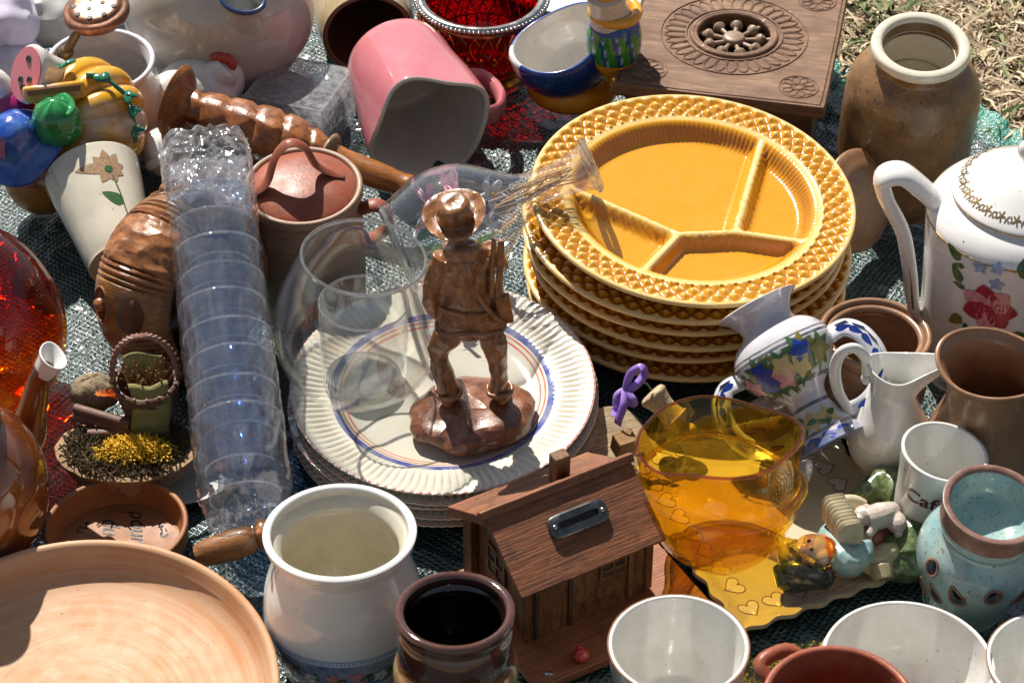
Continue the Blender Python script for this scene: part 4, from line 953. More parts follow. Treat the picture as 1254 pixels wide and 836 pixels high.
# ------------------------------------------------------------------ carved wooden candlestick lying
m_vw = carved('varnished_carved_wood', (0.36, 0.125, 0.03), (0.18, 0.055, 0.015), cell=.45, bump=.35, coat=.3, rough=.3, edge=.1)
m_vp = wood('varnished_wood', (0.40, 0.15, 0.03), (0.26, 0.085, 0.02), stretch=(1, 1, .12), coat=.5, rough=.2)
A_, B_ = P(213, 122, 8.2), P(502, 230, 4.6); L = (B_-A_).length
CS = thing('wooden_candlestick', 'varnished carved wooden candlestick lying aslant between plastic box and crock', 'candlestick', mat4=axis_m(A_, B_, R(0)))
def cfn(a, r, z, i):
    rib = 1
    if 1.5 < z < L*.66:
        s_ = (z-1.5)/2.6; rib = 1-.13*(abs(math.sin(s_*PI+.5*math.sin(2*a)))**14)-.05*abs(math.sin(a*3))
    return (r*rib*math.cos(a), r*rib*math.sin(a), z)
pr = sm([(0, 0), (3.0, .05), (3.15, .4), (2.6, .9), (1.6, 1.5), (1.65, 2.4), (2.1, 5), (2.45, 8.5), (2.5, 11), (2.1, 13.3), (1.5, 15), (1.25, 17), (1.2, L-3), (1.05, L-1), (1.1, L), (.6, L), (0, L-.2)], 7)
b = MB(); b.lathe([(p[0], p[1]) for p in pr], 72, cfn, mif=lambda i, k: 1 if pr[i][1] < 1.2 or pr[i][1] > L*.66 else 0); obj('shaft', b, [m_vw, m_vp], CS, sharp=50)
b = MB(); b.lathe(sm([(1.2, 14.7), (1.8, 14.8), (2.2, 15.1), (1.8, 15.5), (1.2, 15.6)], 4), 40); obj('collar_ring', b, pmat('dark_ring', (.16, .10, .05), (.3, .22, .12), rough=.3), CS)

# ------------------------------------------------------------------ round carved wooden bowl on its side
m_bw = carved('polished_ring_wood', (0.40, 0.15, 0.045), (0.20, 0.07, 0.02), cell=.7, bump=.3, coat=.25, rough=.3)
m_bp = wood('polished_plain_wood', (0.36, 0.17, 0.06), (0.24, 0.10, 0.035), stretch=(1, 1, .2), coat=.4, rough=.22)
m_dw = pmat('dark_inlay', (.055, .028, .02), (.09, .045, .03), rough=.22, coat=.3, dirt=.1)
C0 = P(218, 345, 8.0); ax = Vector((.82, -.55, .08)).normalized()
RW = thing('carved_wooden_bowl', 'round carved wooden bowl standing on its side behind the bagged cups, dark oval inlays', 'bowl', mat4=axis_m(C0-ax*4.0, C0+ax*4.0, R(8)))
pr = [(0, 0), (4.4, .0), (5.6, .4), (6.8, 1.4), (7.6, 2.8), (7.9, 4.4), (7.7, 6.0), (6.9, 7.6), (6.2, 8.2), (5.8, 8.3), (5.5, 8.0), (5.4, 7.0), (6.3, 4.5), (5.4, 1.6), (0, 1.2)]
prs = [(max(0, p[0]), p[1]) for p in sm(pr, 6)]
ns = 8
def rfn2(a, r, z, i):
    s_ = (a*ns/(2*PI)) % 1; d = min(s_, 1-s_)*2*PI/ns*r
    k = 1.0
    if r > 5.2 and i < len(prs)*.6:
        k -= .035*math.exp(-((d-.28)/.10)**2)+.035*math.exp(-((d-.75)/.10)**2)
        k -= .02*(1-math.cos((s_-.5)*2*PI/ns*2))*0
        if int(a*ns/(2*PI)) % 2 == 0 and d > .9: k += .018*nz((a*9, z*1.2, 2), 1, 3)
    return (r*k*math.cos(a), r*k*math.sin(a), z)
b = MB(); b.lathe(prs, 320, rfn2, mif=lambda i, k: (2 if i > len(prs)*.64 else (0 if int((k+.5)/320*ns) % 2 == 0 else 1)))
mpo = rz_of(prs[:int(len(prs)*.6)])
for sct in range(ns):
    if sct % 2 == 1:
        a0 = (sct+.5)*2*PI/ns
        def mpq(u, v, a0=a0, off=.06):
            z = 5.2+v; z = max(.5, min(8, z)); r = mpo(z)+off; a = a0+u/7.8; return (r*math.cos(a), r*math.sin(a), z)
        vs = []; b.disc(mpq, (0, .6), 1.55, 2, 28, ry=1.15)
        b.disc(lambda u, v: mpq(u, v), (0, -2.6), 1.5, 2, 28, ry=1.0)
        c = Vector(mpq(0, -2.6, off=.0)); b.ell(c, .55, 16, 0)
        b.tube([mpq(1.5*math.cos(t_), -2.6+1.0*math.sin(t_), off=.02) for t_ in [2*PI*k/30 for k in range(30)]], .09, 6, closed=True, mi=0)
obj('body', b, [m_bw, m_bp, m_dw], RW, sharp=40)

# ------------------------------------------------------------------ white cup with brown flower, tipped away
A_, B_ = P(150, 322, 3.6), P(113, 214, 6.4); L = (B_-A_).length; r1 = cm(59, 113, 214, 6)
Mf = axis_m(A_, B_); fz = Mf.to_3x3() @ Vector((0, 0, 1)); vd = (CAM-A_).normalized(); fx = (vd-fz*vd.dot(fz)).normalized(); fy = fz.cross(fx)
Mf = Matrix.Translation(Mf.translation) @ Matrix((fx, fy, fz)).transposed().to_4x4()
pr = sm([(0, 0), (r1*.62, 0), (r1*.7, .3), (r1*.8, L*.35), (r1*.93, L*.75), (r1, L)], 6); prl = [(p[0], p[1]) for p in pr]
FC = thing('flower_cup', 'white glazed cup with a painted brown flower, tipped with its mouth away', 'cup', mat4=Mf)
b = MB(); b.lathe(vessel([(0, 0), (r1*.62, 0), (r1*.7, .3), (r1*.8, L*.35), (r1*.93, L*.75), (r1, L)], .3, .5, 6), 72)
mp = lmap(prl, R(22), L*.72, .04); 
for j, (a, l_) in enumerate([(2.9, 2.3), (2.2, 1.4), (1.6, 1.6), (1.0, 1.5), (.3, 1.2), (-.4, 1.1), (-1.2, 1.1), (-2.2, 1.2)]): b.petal(mp, (0, 0), l_*1.25, 1.1, a, 1)
mp2 = lmap(prl, R(22), L*.72, .08); b.disc(mp2, (0, 0), .35, 2, 8)
b.stroke(mp, [(.2, -.6), (.5, -2.5), (.7, -5)], .13, 2); b.petal(mp, (.6, -3.4), 2.2, 1.1, 2.5, 2)
obj('body', b, [m_cream, p_tan, p_green], FC, sharp=60)

# ------------------------------------------------------------------ pumpkin money box with a toppled scarecrow
pc = P(108, 148, 7.6)
PK = thing('pumpkin_money_box', 'yellow ceramic pumpkin money box with green stem, vine and patched blue hat', 'money box', (pc.x, pc.y, 7.6))
Rk = (Vector((-.45, -.55, .25)).to_track_quat('Z', 'Y'))
b = MB()
def pkf(a, r, z, i):
    k = 1-.16*abs(math.sin(a*6.5+.0))**.0*(1-abs(math.sin(a*6))**.55); rr = math.hypot(r, z) or 1
    dz = -.25*math.exp(-(r/.3)**2)*(1 if z > 0 else -1)
    return (r*k*math.cos(a), r*k*math.sin(a), z*.86+dz)
b.ell((0, 0, 0), 5.6, 144, rot=Rk, fn=pkf)
m_pk = pmat('pumpkin_yellow', (0.66, 0.33, 0.015), (0.70, 0.50, 0.34), sc=.3, lo=.48, hi=.62, rough=.2, coat=.4, dirt=.1)
obj('pumpkin', b, m_pk, PK, sharp=0)
q = lambda px, py, z: P(px, py, z)-Vector((pc.x, pc.y, 7.6))
b = MB()
for k_i in range(9): pass
b.ell(q(70, 150, 11.2), (2.15, 1.9, 2.3), 40, fn=lambda a, r, z, i: (r*math.cos(a), r*math.sin(a), z+.06*math.sin(a*9)*r)); b.tube(sm([q(68, 125, 12.6), q(80, 120, 13.0), q(88, 132, 12.8), q(82, 142, 12.9)], 4), [.5, .45, .35, .2], 10)
m_pg = pmat('glossy_green', (.02, .20, .05), (.03, .28, .08), rough=.12, coat=.6, dirt=.15)
m_pd = pmat('dark_vine_green', (.015, .12, .07), (.02, .17, .09), rough=.2, coat=.4, dirt=0)
obj('green_cap', b, m_pg, PK, sharp=30)
b = MB(); b.tube(sm([q(105, 92, 13.1), q(125, 94, 12.9), q(142, 106, 12.4), (q(156, 120, 11.3)), q(163, 145, 9.5), q(166, 175, 7.5)], 5), .2, 8)
for (px, py, z, a) in [(125, 96, 13.3, 0), (157, 118, 11.8, 1.4), (162, 135, 10.9, 1.2), (82, 78, 13.6, 2.5), (166, 160, 9.2, 1.6)]:
    o_ = q(px, py, z); b.ell(o_, (.8, .45, .2), 14, rot=Euler((.4, .2, -a))); b.ell(o_+Vector((.3, .1, .1)), (.4, .6, .2), 12, rot=Euler((.2, .3, a)))
obj('vine', b, m_pd, PK)
b = MB(); b.box(q(66, 113, 12.4), (5.2, 1.5, 1.5), rot=Euler((R(-30), 0, R(12)))); sb = obj('slot_block', b, m_pk, PK, bevel=.25)
b = MB(); b.box(q(66, 111, 13.2), (4.4, .55, .5), rot=Euler((R(-30), 0, R(12)))); obj('coin_slot', b, pmat('slot_brown', (.22, .08, .02), rough=.5), sb)
ax_ = Vector((-.62, -.62, .48)).normalized(); sp = q(52, 92, 12.6)
def shf(a, r, z, i): return (r*math.cos(a)*1.0, r*math.sin(a)*1.32, z)
b = MB(); b.lathe(sm([(0, -2.4), (1.0, -2.2), (1.3, -1.2), (1.55, 0), (1.95, 1.2), (1.95, 1.6), (1.8, 1.75)], 4)+[Vector((0, 1.75))], 40, shf); Ms = Matrix.Translation(sp*S) @ ax_.to_track_quat('Z', 'Y').to_matrix().to_4x4()
SH = obj('shoe', b, m_white, PK, mat4=Ms)
b = MB(); b.lathe([(0, 1.78), (1.78, 1.78), (1.8, 1.9), (0, 1.93)], 40, shf); SO = obj('sole', b, pmat('pink_sole', (.78, .22, .25), rough=.3, coat=.3), SH)
b = MB()
for x, y in ((.2, -1.2), (.75, -.3), (-.3, -.7), (-.1, 1.3)):
    b.tube([(x+.24*math.cos(t_), y+.3*math.sin(t_), 1.95) for t_ in [2*PI*k/16 for k in range(16)]], .07, 6, closed=True); b.ell((x, y, 1.92), (.15, .2, .05), 8)
obj('buttons', b, pmat('grey_button', (.1, .1, .1), rough=.4), SO)
b = MB(); b.ell(q(18, 132, 9.5), (2.3, 1.8, 1.6), 24, rot=Euler((0, .3, .2))); obj('sleeve', b, pmat('magenta_paint', (.35, .01, .13), rough=.2, coat=.4), PK)
b = MB()
def hatf(a, r, z, i):
    p = Vector((r*math.cos(a), r*math.sin(a), z+.12*math.sin(a*5)*smooth01(.6, 1, r))); return p
b.lathe(sm([(0, -.1), (1.9, -.2), (3.6, -.7), (3.9, -.6), (3.6, -.3), (2.3, .35), (2.0, 1.4), (1.4, 2.6), (0, 3.0)], 4), 48, lambda a, r, z, i: (r*math.cos(a)*(1+.08*math.sin(3*a)), r*math.sin(a), z+.35*math.sin(a*3+1)*max(0, r-2)/2))
HT = obj('blue_hat', b, pmat('mottled_blue', (.012, .06, .34), (.08, .2, .5), sc=.5, rough=.15, coat=.5, dirt=0), PK, mat4=Matrix.Translation(q(20, 176, 9.4)*S) @ Vector((-.15, -.35, .9)).to_track_quat('Z', 'Y').to_matrix().to_4x4())
b = MB(); b.grid(lambda u, v: (lambda pt: pt)(Vector((-.9+1.5*u, -1.25-.35*v*0-1.1*v, 2.75-1.5*(v)**1.3-.2*abs(u-.5)))), 4, 4)
obj('patch', b, pmat('patch_pink', (.45, .12, .2), rough=.5), HT, recalc=False)
b = MB(); b.ell(q(38, 205, 6.0), (2.1, 1.8, 1.8), 28); FA = obj('face', b, pmat('flesh_paint', (.7, .35, .26), (.62, .12, .1), sc=.4, rough=.25, coat=.3), PK)
b = MB(); b.ell(q(28, 211, 6.9), (.65, .5, .6), 14); EY = obj('eye', b, p_white, FA)
b = MB(); b.ell(q(27, 213, 7.3), (.32, .3, .35), 10); obj('pupil', b, p_black, EY)
b = MB()
for j in range(4): b.ell(q(40+j*5, 214+j*1.5, 5.5), (.5, .9, .6), 12)
obj('hand', b, pmat('hand_paint', (.72, .5, .4), rough=.3), PK)
b = MB(); b.ell(q(50, 222, 3.6), (3.2, 2.4, 3.2), 26); b.tube(sm([q(45, 195, 7), q(52, 205, 6.3), q(60, 216, 5)], 3), .4, 8); obj('lower_pumpkin', b, pmat('orange_paint', (.55, .22, .03), (.42, .14, .02), rough=.2, coat=.3), PK)
b = MB(); b.ell(q(50, 176, 8.6), (1.3, 1.1, 1.3), 20); b.ell(q(-6, 116, 10.5), (1.8, 1.6, 2.6), 20); obj('white_knob', b, m_white, PK)

# white pot back left with strainer
WB, r0 = pot('white_jar', 'open white glazed pot behind the pumpkin, with the copper strainer across it', 'pot', (122, 74), 66, 9.5, [(0, 0), (.75, 0), (.95, .1), (1.1, .4), (1.06, .7), (.96, .86), (.98, .93), (1.02, .98)], .5, .5, [m_lilacw], tx=4)
Kc = P(118, 13, 13.2)
m_cop = pmat('aged_copper', (.30, .13, .075), (.19, .085, .05), sc=.6, rough=.3, metal=.6, bump=.01, dirt=.3)
TS = thing('tea_strainer', 'old copper perforated strainer with thin handle resting over the white pot', 'strainer', (Kc.x, Kc.y, 13.2), (R(8), R(-6), 0))
rk = cm(41, 118, 13, 13)
b = MB(); b.lathe(sm([(0, -1.1), (rk*.7, -1.0), (rk*.95, -.6), (rk, 0), (rk*.97, .3), (rk*.8, .45), (rk*.76, .6), (rk*.6, .75), (0, .85)], 4), 64)
HD = obj('head', b, m_cop, TS, sharp=40)
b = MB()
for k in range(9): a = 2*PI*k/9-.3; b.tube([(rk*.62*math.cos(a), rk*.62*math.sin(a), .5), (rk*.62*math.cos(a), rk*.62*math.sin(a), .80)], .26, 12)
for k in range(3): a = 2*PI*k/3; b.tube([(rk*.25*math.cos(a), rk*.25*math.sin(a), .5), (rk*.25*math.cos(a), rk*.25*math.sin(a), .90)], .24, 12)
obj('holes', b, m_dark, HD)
h0 = Vector((-1.6, -1.9, -.6)); h1 = P(66, 68, 9.6)-Kc+Vector((0, 0, -0.3))
b = MB(); b.tube(sm([h0, h0.lerp(h1, .5), h1], 3), .42, 12); b.ell(h0.lerp(h1, .72), (.75, .75, .6), 16); obj('handle', b, pmat('old_brass', (.2, .14, .07), (.12, .08, .05), rough=.3, metal=.6), TS)

# large cream pitcher lying behind
mpit = pmat('ivory_glaze', (0.52, 0.49, 0.42), (0.46, 0.43, 0.36), rough=.14, coat=.5, bump=.01, bsc=1, dirt=.15)
pc2 = P(268, 8, 8.6)
BP = thing('cream_pitcher', 'big ivory glazed pitcher lying behind, blue edged spout upwards', 'pitcher', (pc2.x, pc2.y, 8.6))
b = MB(); b.ell((0, 0, 0), (8.9, 8.3, 8.4), 72, fn=lambda a, r, z, i: (r*math.cos(a), r*math.sin(a), z)); b.tube(sm([(-5, 6, -1), (-9, 13, -2), (-10, 15, -2)], 4), [6, 5, 5.4], 40)
obj('body', b, mpit, BP, sharp=0)
sc0 = P(297, 1, 13.6)-pc2
b = MB(); b.lathe(vessel([(2.3, -4.5), (1.6, -2), (1.4, -.8), (1.6, 0)], .2, -9, 4), 48, lambda a, r, z, i: (r*math.cos(a)*1.25, r*math.sin(a)*.9, z)); SPp = obj('spout', b, mpit, BP, loc=sc0, rot=(R(24), R(10), 0))
b = MB(); b.tube([(1.52*1.25*math.cos(a), 1.52*.9*math.sin(a), .1) for a in [2*PI*k/48 for k in range(48)]], .24, 8, closed=True); obj('blue_edge', b, p_navy, SPp)

# white ceramic hen and small jug
hc = P(245, 112, 4.0)
HE = thing('ceramic_hen', 'white ceramic hen with red comb lying behind the carved candlestick foot', 'ceramic hen', (hc.x, hc.y, 4.2))
b = MB(); q = lambda px, py, z: P(px, py, z)-Vector((hc.x, hc.y, 4.2))
b.ell(q(240, 118, 4.5), (4.0, 3.6, 3.6), 28); b.ell(q(272, 98, 5.5), (2.1, 2.3, 2.6), 24); b.tube(sm([q(255, 105, 5), q(270, 92, 6.8), q(278, 84, 7.4)], 4), [2.4, 1.6, 1.2], 16)
b.tube(sm([q(215, 112, 5), q(190, 118, 5.5), q(182, 130, 4.8)], 4), [2.0, 1.6, 1.0], 14); b.ell(q(225, 140, 3.5), (2.6, 1.8, 2.0), 20)
fig('body', b, m_white, HE, .16, 5)
b = MB(); b.ell(q(268, 70, 8.4), (.9, .5, .45), 12); b.ell(q(277, 72, 8.2), (.7, .45, .5), 12); b.ell(q(284, 79, 7.7), (.5, .4, .7), 12); obj('comb', b, p_red, HE)
A_, B_ = P(188, 196, 3.0), P(226, 170, 5.6)
SJ2 = thing('small_white_jug', 'small white jug with brown glazed mouth, peeping out above the bagged cups', 'jug', mat4=axis_m(A_, B_))
L = (B_-A_).length; b = MB(); pf = vessel([(0, 0), (1.4, 0), (2.2, .8), (2.3, L*.5), (1.3, L*.75), (1.5, L*.85), (2.0, L)], .22, .4)
b.lathe(pf, 40, mif=lambda i, k: 1 if i > len(pf)*.53 else 0); obj('body', b, [m_white, pmat('brown_mouth', (.2, .09, .06), rough=.2, coat=.4)], SJ2)
b = MB(); b.tube(sm([(-2.0, .5, L*.3), (-3.4, .8, L*.45), (-2.8, .6, L*.8), (-1.4, .3, L*.85)], 4), .45, 10); obj('handle', b, m_white, SJ2)

# plastic wrap bundles far left
def crumple(name, label, cat, ctr, rad, m, seed, z):
    b = MB(); c = P(*ctr, z)
    def f(a, r, zz, i):
        p = Vector((r*math.cos(a), r*math.sin(a), zz)); k = 1+.2*nz(p*.9+Vector((seed, 0, 0)), 1, 2)-.10*abs(nz(p*1.6+Vector((0, seed, 0)), 1, 2)); return p*k
    b.ell((0, 0, 0), rad, 56, fn=f); o = obj(name, b, m, loc=(c.x, c.y, z), sharp=30); tag(o, label, cat); return o
crumple('lilac_cloth', 'crumpled pale lilac cloth in the top left corner', 'cloth', (0, 18), (3.6, 4.2, 3.0), pmat('lilac_fabric', (.55, .5, .66), (.62, .58, .7), rough=.6, dirt=0), 3, 8.5)
crumple('white_wrapping', 'crumpled whitish wrapping between lilac cloth and white pot', 'wrapping paper', (52, 10), (5.0, 4.4, 3.4), pmat('wrap_paper', (.58, .57, .53), (.5, .49, .46), rough=.35, coat=.2), 8, 5.5)
crumple('pale_cloth', 'pale grey cloth lying under the pink sole at the left edge', 'cloth', (2, 85), (4.0, 4.2, 2.8), pmat('grey_fabric', (.52, .49, .58), (.45, .42, .5), rough=.7), 5, 4.5)

# ------------------------------------------------------------------ red glass bowl in gilt metal stand
r0 = cm(78, 590, -2, 8.5)
RB = thing('red_glass_bowl', 'ruby red glass bowl in a pierced gilt metal holder with beaded rim', 'bowl', mat4=rimplace((590, -4), 8.5, 1, 0, 0, 0, 0))
g_red = glass('ruby_glass', (0.80, 0.02, 0.05), gl=(1, .9, .9), dust_glint=.01)
b = MB(); b.lathe(vessel([(0, 1.2), (r0*.5, 1.2), (r0*.8, 2.6), (r0*.95, 5), (r0*.96, 8.3)], .3, 1.7, 5), 72); obj('glass_liner', b, g_red, RB, sharp=60)
b = MB()
def at_(a, z): r = lerp(r0*.70, r0*1.0, smooth01(0, 5.5, z)); return Vector((r*math.cos(a), r*math.sin(a), z))
nn = 30
for k in range(nn):
    a = 2*PI*k/nn; d = PI/nn
    b.tube([at_(a, 7.6), at_(a+d*.7, 6.8), at_(a+d*.55, 6.0), at_(a, 5.4), at_(a-d*.55, 6.0), at_(a-d*.7, 6.8)], .11, 5, closed=True)
    b.tube([at_(a, 5.4), at_(a+d, 4.4), at_(a, 3.4), at_(a-d, 4.4)], .12, 5, closed=True)
    b.tube([at_(a, 3.4), at_(a, 2.0)], .14, 5); b.ell(at_(a+d, 5.2), .2, 8)
for z, th in ((7.8, .16), (2.0, .2), (3.3, .12)): b.tube([at_(2*PI*k/72, z) for k in range(72)], th, 6, closed=True)
b.lathe(sm([(r0*.66, .0), (r0*.70, .3), (r0*.64, 1.0), (r0*.70, 2.0)], 3), 64)
m_gilt = pmat('gilt_metal', (.65, .45, .16), (.42, .26, .08), sc=1.5, rough=.22, metal=1.0, dirt=0)
obj('metal_holder', b, m_gilt, RB, sharp=50)
b = MB()
b.lathe(sm([(r0*.93, 8.0), (r0*1.02, 8.1), (r0*1.04, 8.5), (r0*.98, 8.75), (r0*.9, 8.6)], 3), 72)
for k in range(90): a = 2*PI*k/90; b.ell((r0*1.05*math.cos(a), r0*1.05*math.sin(a), 8.45), .2, 6)
obj('beaded_rim', b, pmat('silver_metal', (.65, .62, .58), (.4, .36, .3), sc=1.5, rough=.2, metal=1.0, dirt=0), RB, sharp=60)

# ------------------------------------------------------------------ duck shaped planter
dc = P(700, 110, 1.5)
DP = thing('duck_planter', 'ceramic duck shaped egg cup in blue trousers and green waistcoat, open white hollow', 'egg cup', (dc.x, dc.y, 0), (0, 0, 0))
q = lambda px, py, z: P(px, py, z)-Vector((dc.x, dc.y, 0))
m_db = pmat('duck_blue', (.008, .04, .20), (.012, .055, .27), rough=.25, coat=.3, dirt=.1); m_dy = pmat('duck_yellow', (.72, .34, .01), (.66, .28, .01), rough=.3, coat=.3, dirt=.1)
ctr = q(691, 60, 7.8)
Mo = Matrix.Translation(ctr*S) @ Matrix.Rotation(R(-20), 4, 'Y') @ Matrix.Rotation(R(14), 4, 'X') @ Matrix.Rotation(R(15), 4, 'Z')
b = MB(); pf = sm([(0, -4.6), (2.0, -4.3), (3.8, -2.9), (4.8, -.6), (4.85, .9), (4.6, 1.4), (4.25, 1.4), (4.15, .6), (3.9, -.8), (2.8, -2.6), (0, -3.4)], 5)
b.lathe([(max(0, p[0]), p[1]) for p in pf], 72, lambda a, r, z, i: (r*math.cos(a)*1.02, r*math.sin(a)*.86, z+(.9*math.cos(a)**2-.3)*smooth01(0, 1.4, z)), mif=lambda i, k: 1 if i > 28 else (1 if (30 < k < 40 and i > 17) else 0))
obj('blue_bowl', b, [m_db, m_white], DP, mat4=Mo, sharp=60)
b = MB(); b.ell(q(702, 112, 3.0), (4.0, 2.8, 1.9), 32); b.ell(q(668, 106, 2.8), (1.8, 1.9, 1.5), 24); b.ell(q(738, 106, 2.8), (1.5, 1.9, 1.6), 24); fig('yellow_feet', b, m_dy, DP, .15, 5)
# waistcoat: vertical coloured sectors
nc = q(752, 48, 10.0)
b = MB(); b.ell(nc, (2.5, 2.7, 3.8), 60, fn=lambda a, r, z, i: (r*math.cos(a), r*math.sin(a), z))
o = obj('waistcoat', b, [pmat('duck_green', (.02, .2, .02), (.05, .28, .03), rough=.25, coat=.3), m_db, m_dy, p_lblue], DP, rot=None)
for p_ in o.data.polygons:
    v = p_.center/S-nc; a = (math.degrees(math.atan2(v.y, v.x)) % 360); zz = v.z/3.8
    s_ = (a+v.z*5) % 30
    p_.material_index = 2 if (zz > .72 or -.62 < zz < -.45) else (1 if (.38 < zz < .55) else (1 if s_ < 9 else (3 if s_ < 11.5 else 0)))
    if zz < -.62: p_.material_index = 2
b = MB(); b.tube(sm([q(748, 22, 12.4), q(745, 6, 14), q(742, -12, 16)], 4), [2.0, 1.7, 1.9], 24); NK = obj('neck', b, pmat('bone_white', (.60, .50, .42), (.66, .60, .54), rough=.3), DP)
b = MB(); b.ell(q(742, -34, 17), (2.9, 2.9, 2.6), 24); b.ell(q(742, -12, 15.6), (1.3, 2.0, .6), 16); obj('head', b, m_dy, NK)
b = MB(); b.tube([nc+Vector((2.0*math.cos(a), 2.2*math.sin(a), 2.9)) for a in [2*PI*k/32 for k in range(32)]], .5, 8, closed=True); obj('yellow_collar', b, m_dy, DP)

# pale plate behind
wpl = obj('pale_plate', (lambda b: (b.lathe([(0, 0), (5.5, 0), (6, .3), (8.6, 1.3), (9.2, 1.6), (9.1, 1.8), (6.5, .8), (5.5, .45), (0, .4)], 72), b)[1])(MB()), pmat('bluish_plate', (.60, .64, .72), (.55, .58, .66), rough=.12, coat=.5, bands=('r', [(0, (.60, .64, .72)), (8.8, (.6, .35, .12)), (8.95, (.60, .64, .72)), (9.3, (.6, .64, .72))])), sharp=60)
c = P(712, -28, 1); wpl.location = Vector((c.x, c.y, .3))*S; tag(wpl, 'pale bluish plate with orange line behind the duck egg cup', 'plate')

# ------------------------------------------------------------------ carved wooden box with pierced rosette
m_bx = wood('old_carved_box_wood', (.27, .155, .085), (.13, .065, .04), sc=.5, stretch=(.3, 1, 1), rough=.55, bump=.08, coat=.05, dark=(.12, .06, .035))
m_bxd = wood('box_side_wood', (.15, .08, .045), (.10, .05, .03), sc=.8, stretch=(.15, 1, 1), rough=.45, bump=.05)
zt = 8.2; c0 = P(899, 43, zt)
BX = thing('carved_box', 'old carved wooden box with a pierced rosette of turned spokes in its lid', 'box', (c0.x, c0.y, 0), (0, 0, R(-12)))
HWX, HWY, hr = 9.5, 10.4, 3.5
b = MB()
def lidf(k, ring_, z):
    a = 2*PI*k/128; ca, sa = math.cos(a), math.sin(a); m = min(HWX/abs(ca) if abs(ca) > 1e-6 else 1e9, HWY/abs(sa) if abs(sa) > 1e-6 else 1e9)
    r = lerp(hr, m, ring_); return (r*ca, r*sa, z)
rows = [(0, zt-1.1), (0, zt), (.15, zt), (.3, zt), (.5, zt), (.7, zt), (.93, zt), (.945, zt-.12), (.96, zt), (.985, zt-.02), (1.0, zt-.4), (1.0, zt-1.0), (.97, zt-1.3), (.7, zt-1.3), (0, zt-1.1)]
vs = [lidf(k, r_, z) for r_, z in rows for k in range(128)]
fs = [[i*128+k, i*128+(k+1) % 128, (i+1)*128+(k+1) % 128, (i+1)*128+k] for i in range(len(rows)-1) for k in range(128)]
b.add(vs, fs)
LIDB = obj('lid', b, m_bx, BX, sharp=35)
b = MB()
n = 34
for k in range(n):
    a = 2*PI*k/n; w2 = 6.0*math.sin(PI/n)*.82
    pts = [(4.55, -w2*.75), (5.6, -w2), (6.15, -w2*.6), (6.35, 0), (6.15, w2*.6), (5.6, w2), (4.55, w2*.75)]
    b.tube([(x*math.cos(a)-y*math.sin(a), x*math.sin(a)+y*math.cos(a), zt+.02) for x, y in sm(pts, 2)], .09, 5)
for r_, th in ((4.4, .12), (6.7, .08), (hr+.3, .28), (hr+.05, .25)): b.tube([(r_*math.cos(2*PI*k/90), r_*math.sin(2*PI*k/90), zt+.03) for k in range(90)], th, 8, closed=True)
for sx, sy in ((-1, -1), (1, -1), (-1, 1), (1, 1)):
    cx_, cy_ = sx*(HWX-2.7), sy*(HWY-2.9)
    b.tube([(cx_+1.75*math.cos(2*PI*k/48), cy_+1.75*math.sin(2*PI*k/48), zt+.01) for k in range(48)], .08, 5, closed=True)
    b.tube([(cx_+.4*math.cos(2*PI*k/20), cy_+.4*math.sin(2*PI*k/20), zt+.01) for k in range(20)], .08, 5, closed=True)
    for j in range(10):
        a = 2*PI*j/10
        b.tube([(cx_+x*math.cos(a)-y*math.sin(a), cy_+x*math.sin(a)+y*math.cos(a), zt+.01) for x, y in sm([(.5, 0), (.9, -.28), (1.35, -.3), (1.55, 0), (1.35, .3), (.9, .28), (.5, 0)], 2)], .06, 4)
obj('carving', b, m_bx, LIDB, sharp=60)
b = MB(); b.lathe(sm([(0, zt-.9), (.9, zt-.8), (1.0, zt-.3), (.8, zt-.05), (0, zt+.02)], 3), 32)
m_sp = pmat('turned_spoke_wood', (.20, .13, .085), (.30, .2, .13), sc=.8, rough=.45, dirt=.2)
for k in range(9):
    a = 2*PI*k/9+.2; ca, sa = math.cos(a), math.sin(a); f = lambda r_: (r_*ca, r_*sa, zt-.55)
    b.tube([f(.8), f(1.3), f(1.9), f(2.2), f(2.45), f(2.7), f(3.0), f(3.5)], [.2, .22, .25, .55, .62, .5, .2, .28], 12)
ROS = obj('spoke_rosette', b, m_sp, LIDB, sharp=40)
b = MB(); t_ = .8; hx, hy = HWX-1.1, HWY-1.1
b.box((0, -hy, (zt-1.32)/2), (2*hx, t_, zt-1.32)); b.box((0, hy, (zt-1.32)/2), (2*hx, t_, zt-1.32)); b.box((-hx+t_/2-.005, 0, (zt-1.32)/2), (t_, 2*hy-t_-.01, zt-1.34)); b.box((hx-t_/2+.005, 0, (zt-1.32)/2), (t_, 2*hy-t_-.01, zt-1.34)); b.box((0, 0, .3), (2*hx-2*t_, 2*hy-t_-.02, .4))
b.box((0, -hy-.42, 1.0), (2*hx+.6, .5, 1.6))
obj('side_panels', b, m_bxd, BX, sharp=30, bevel=.06)
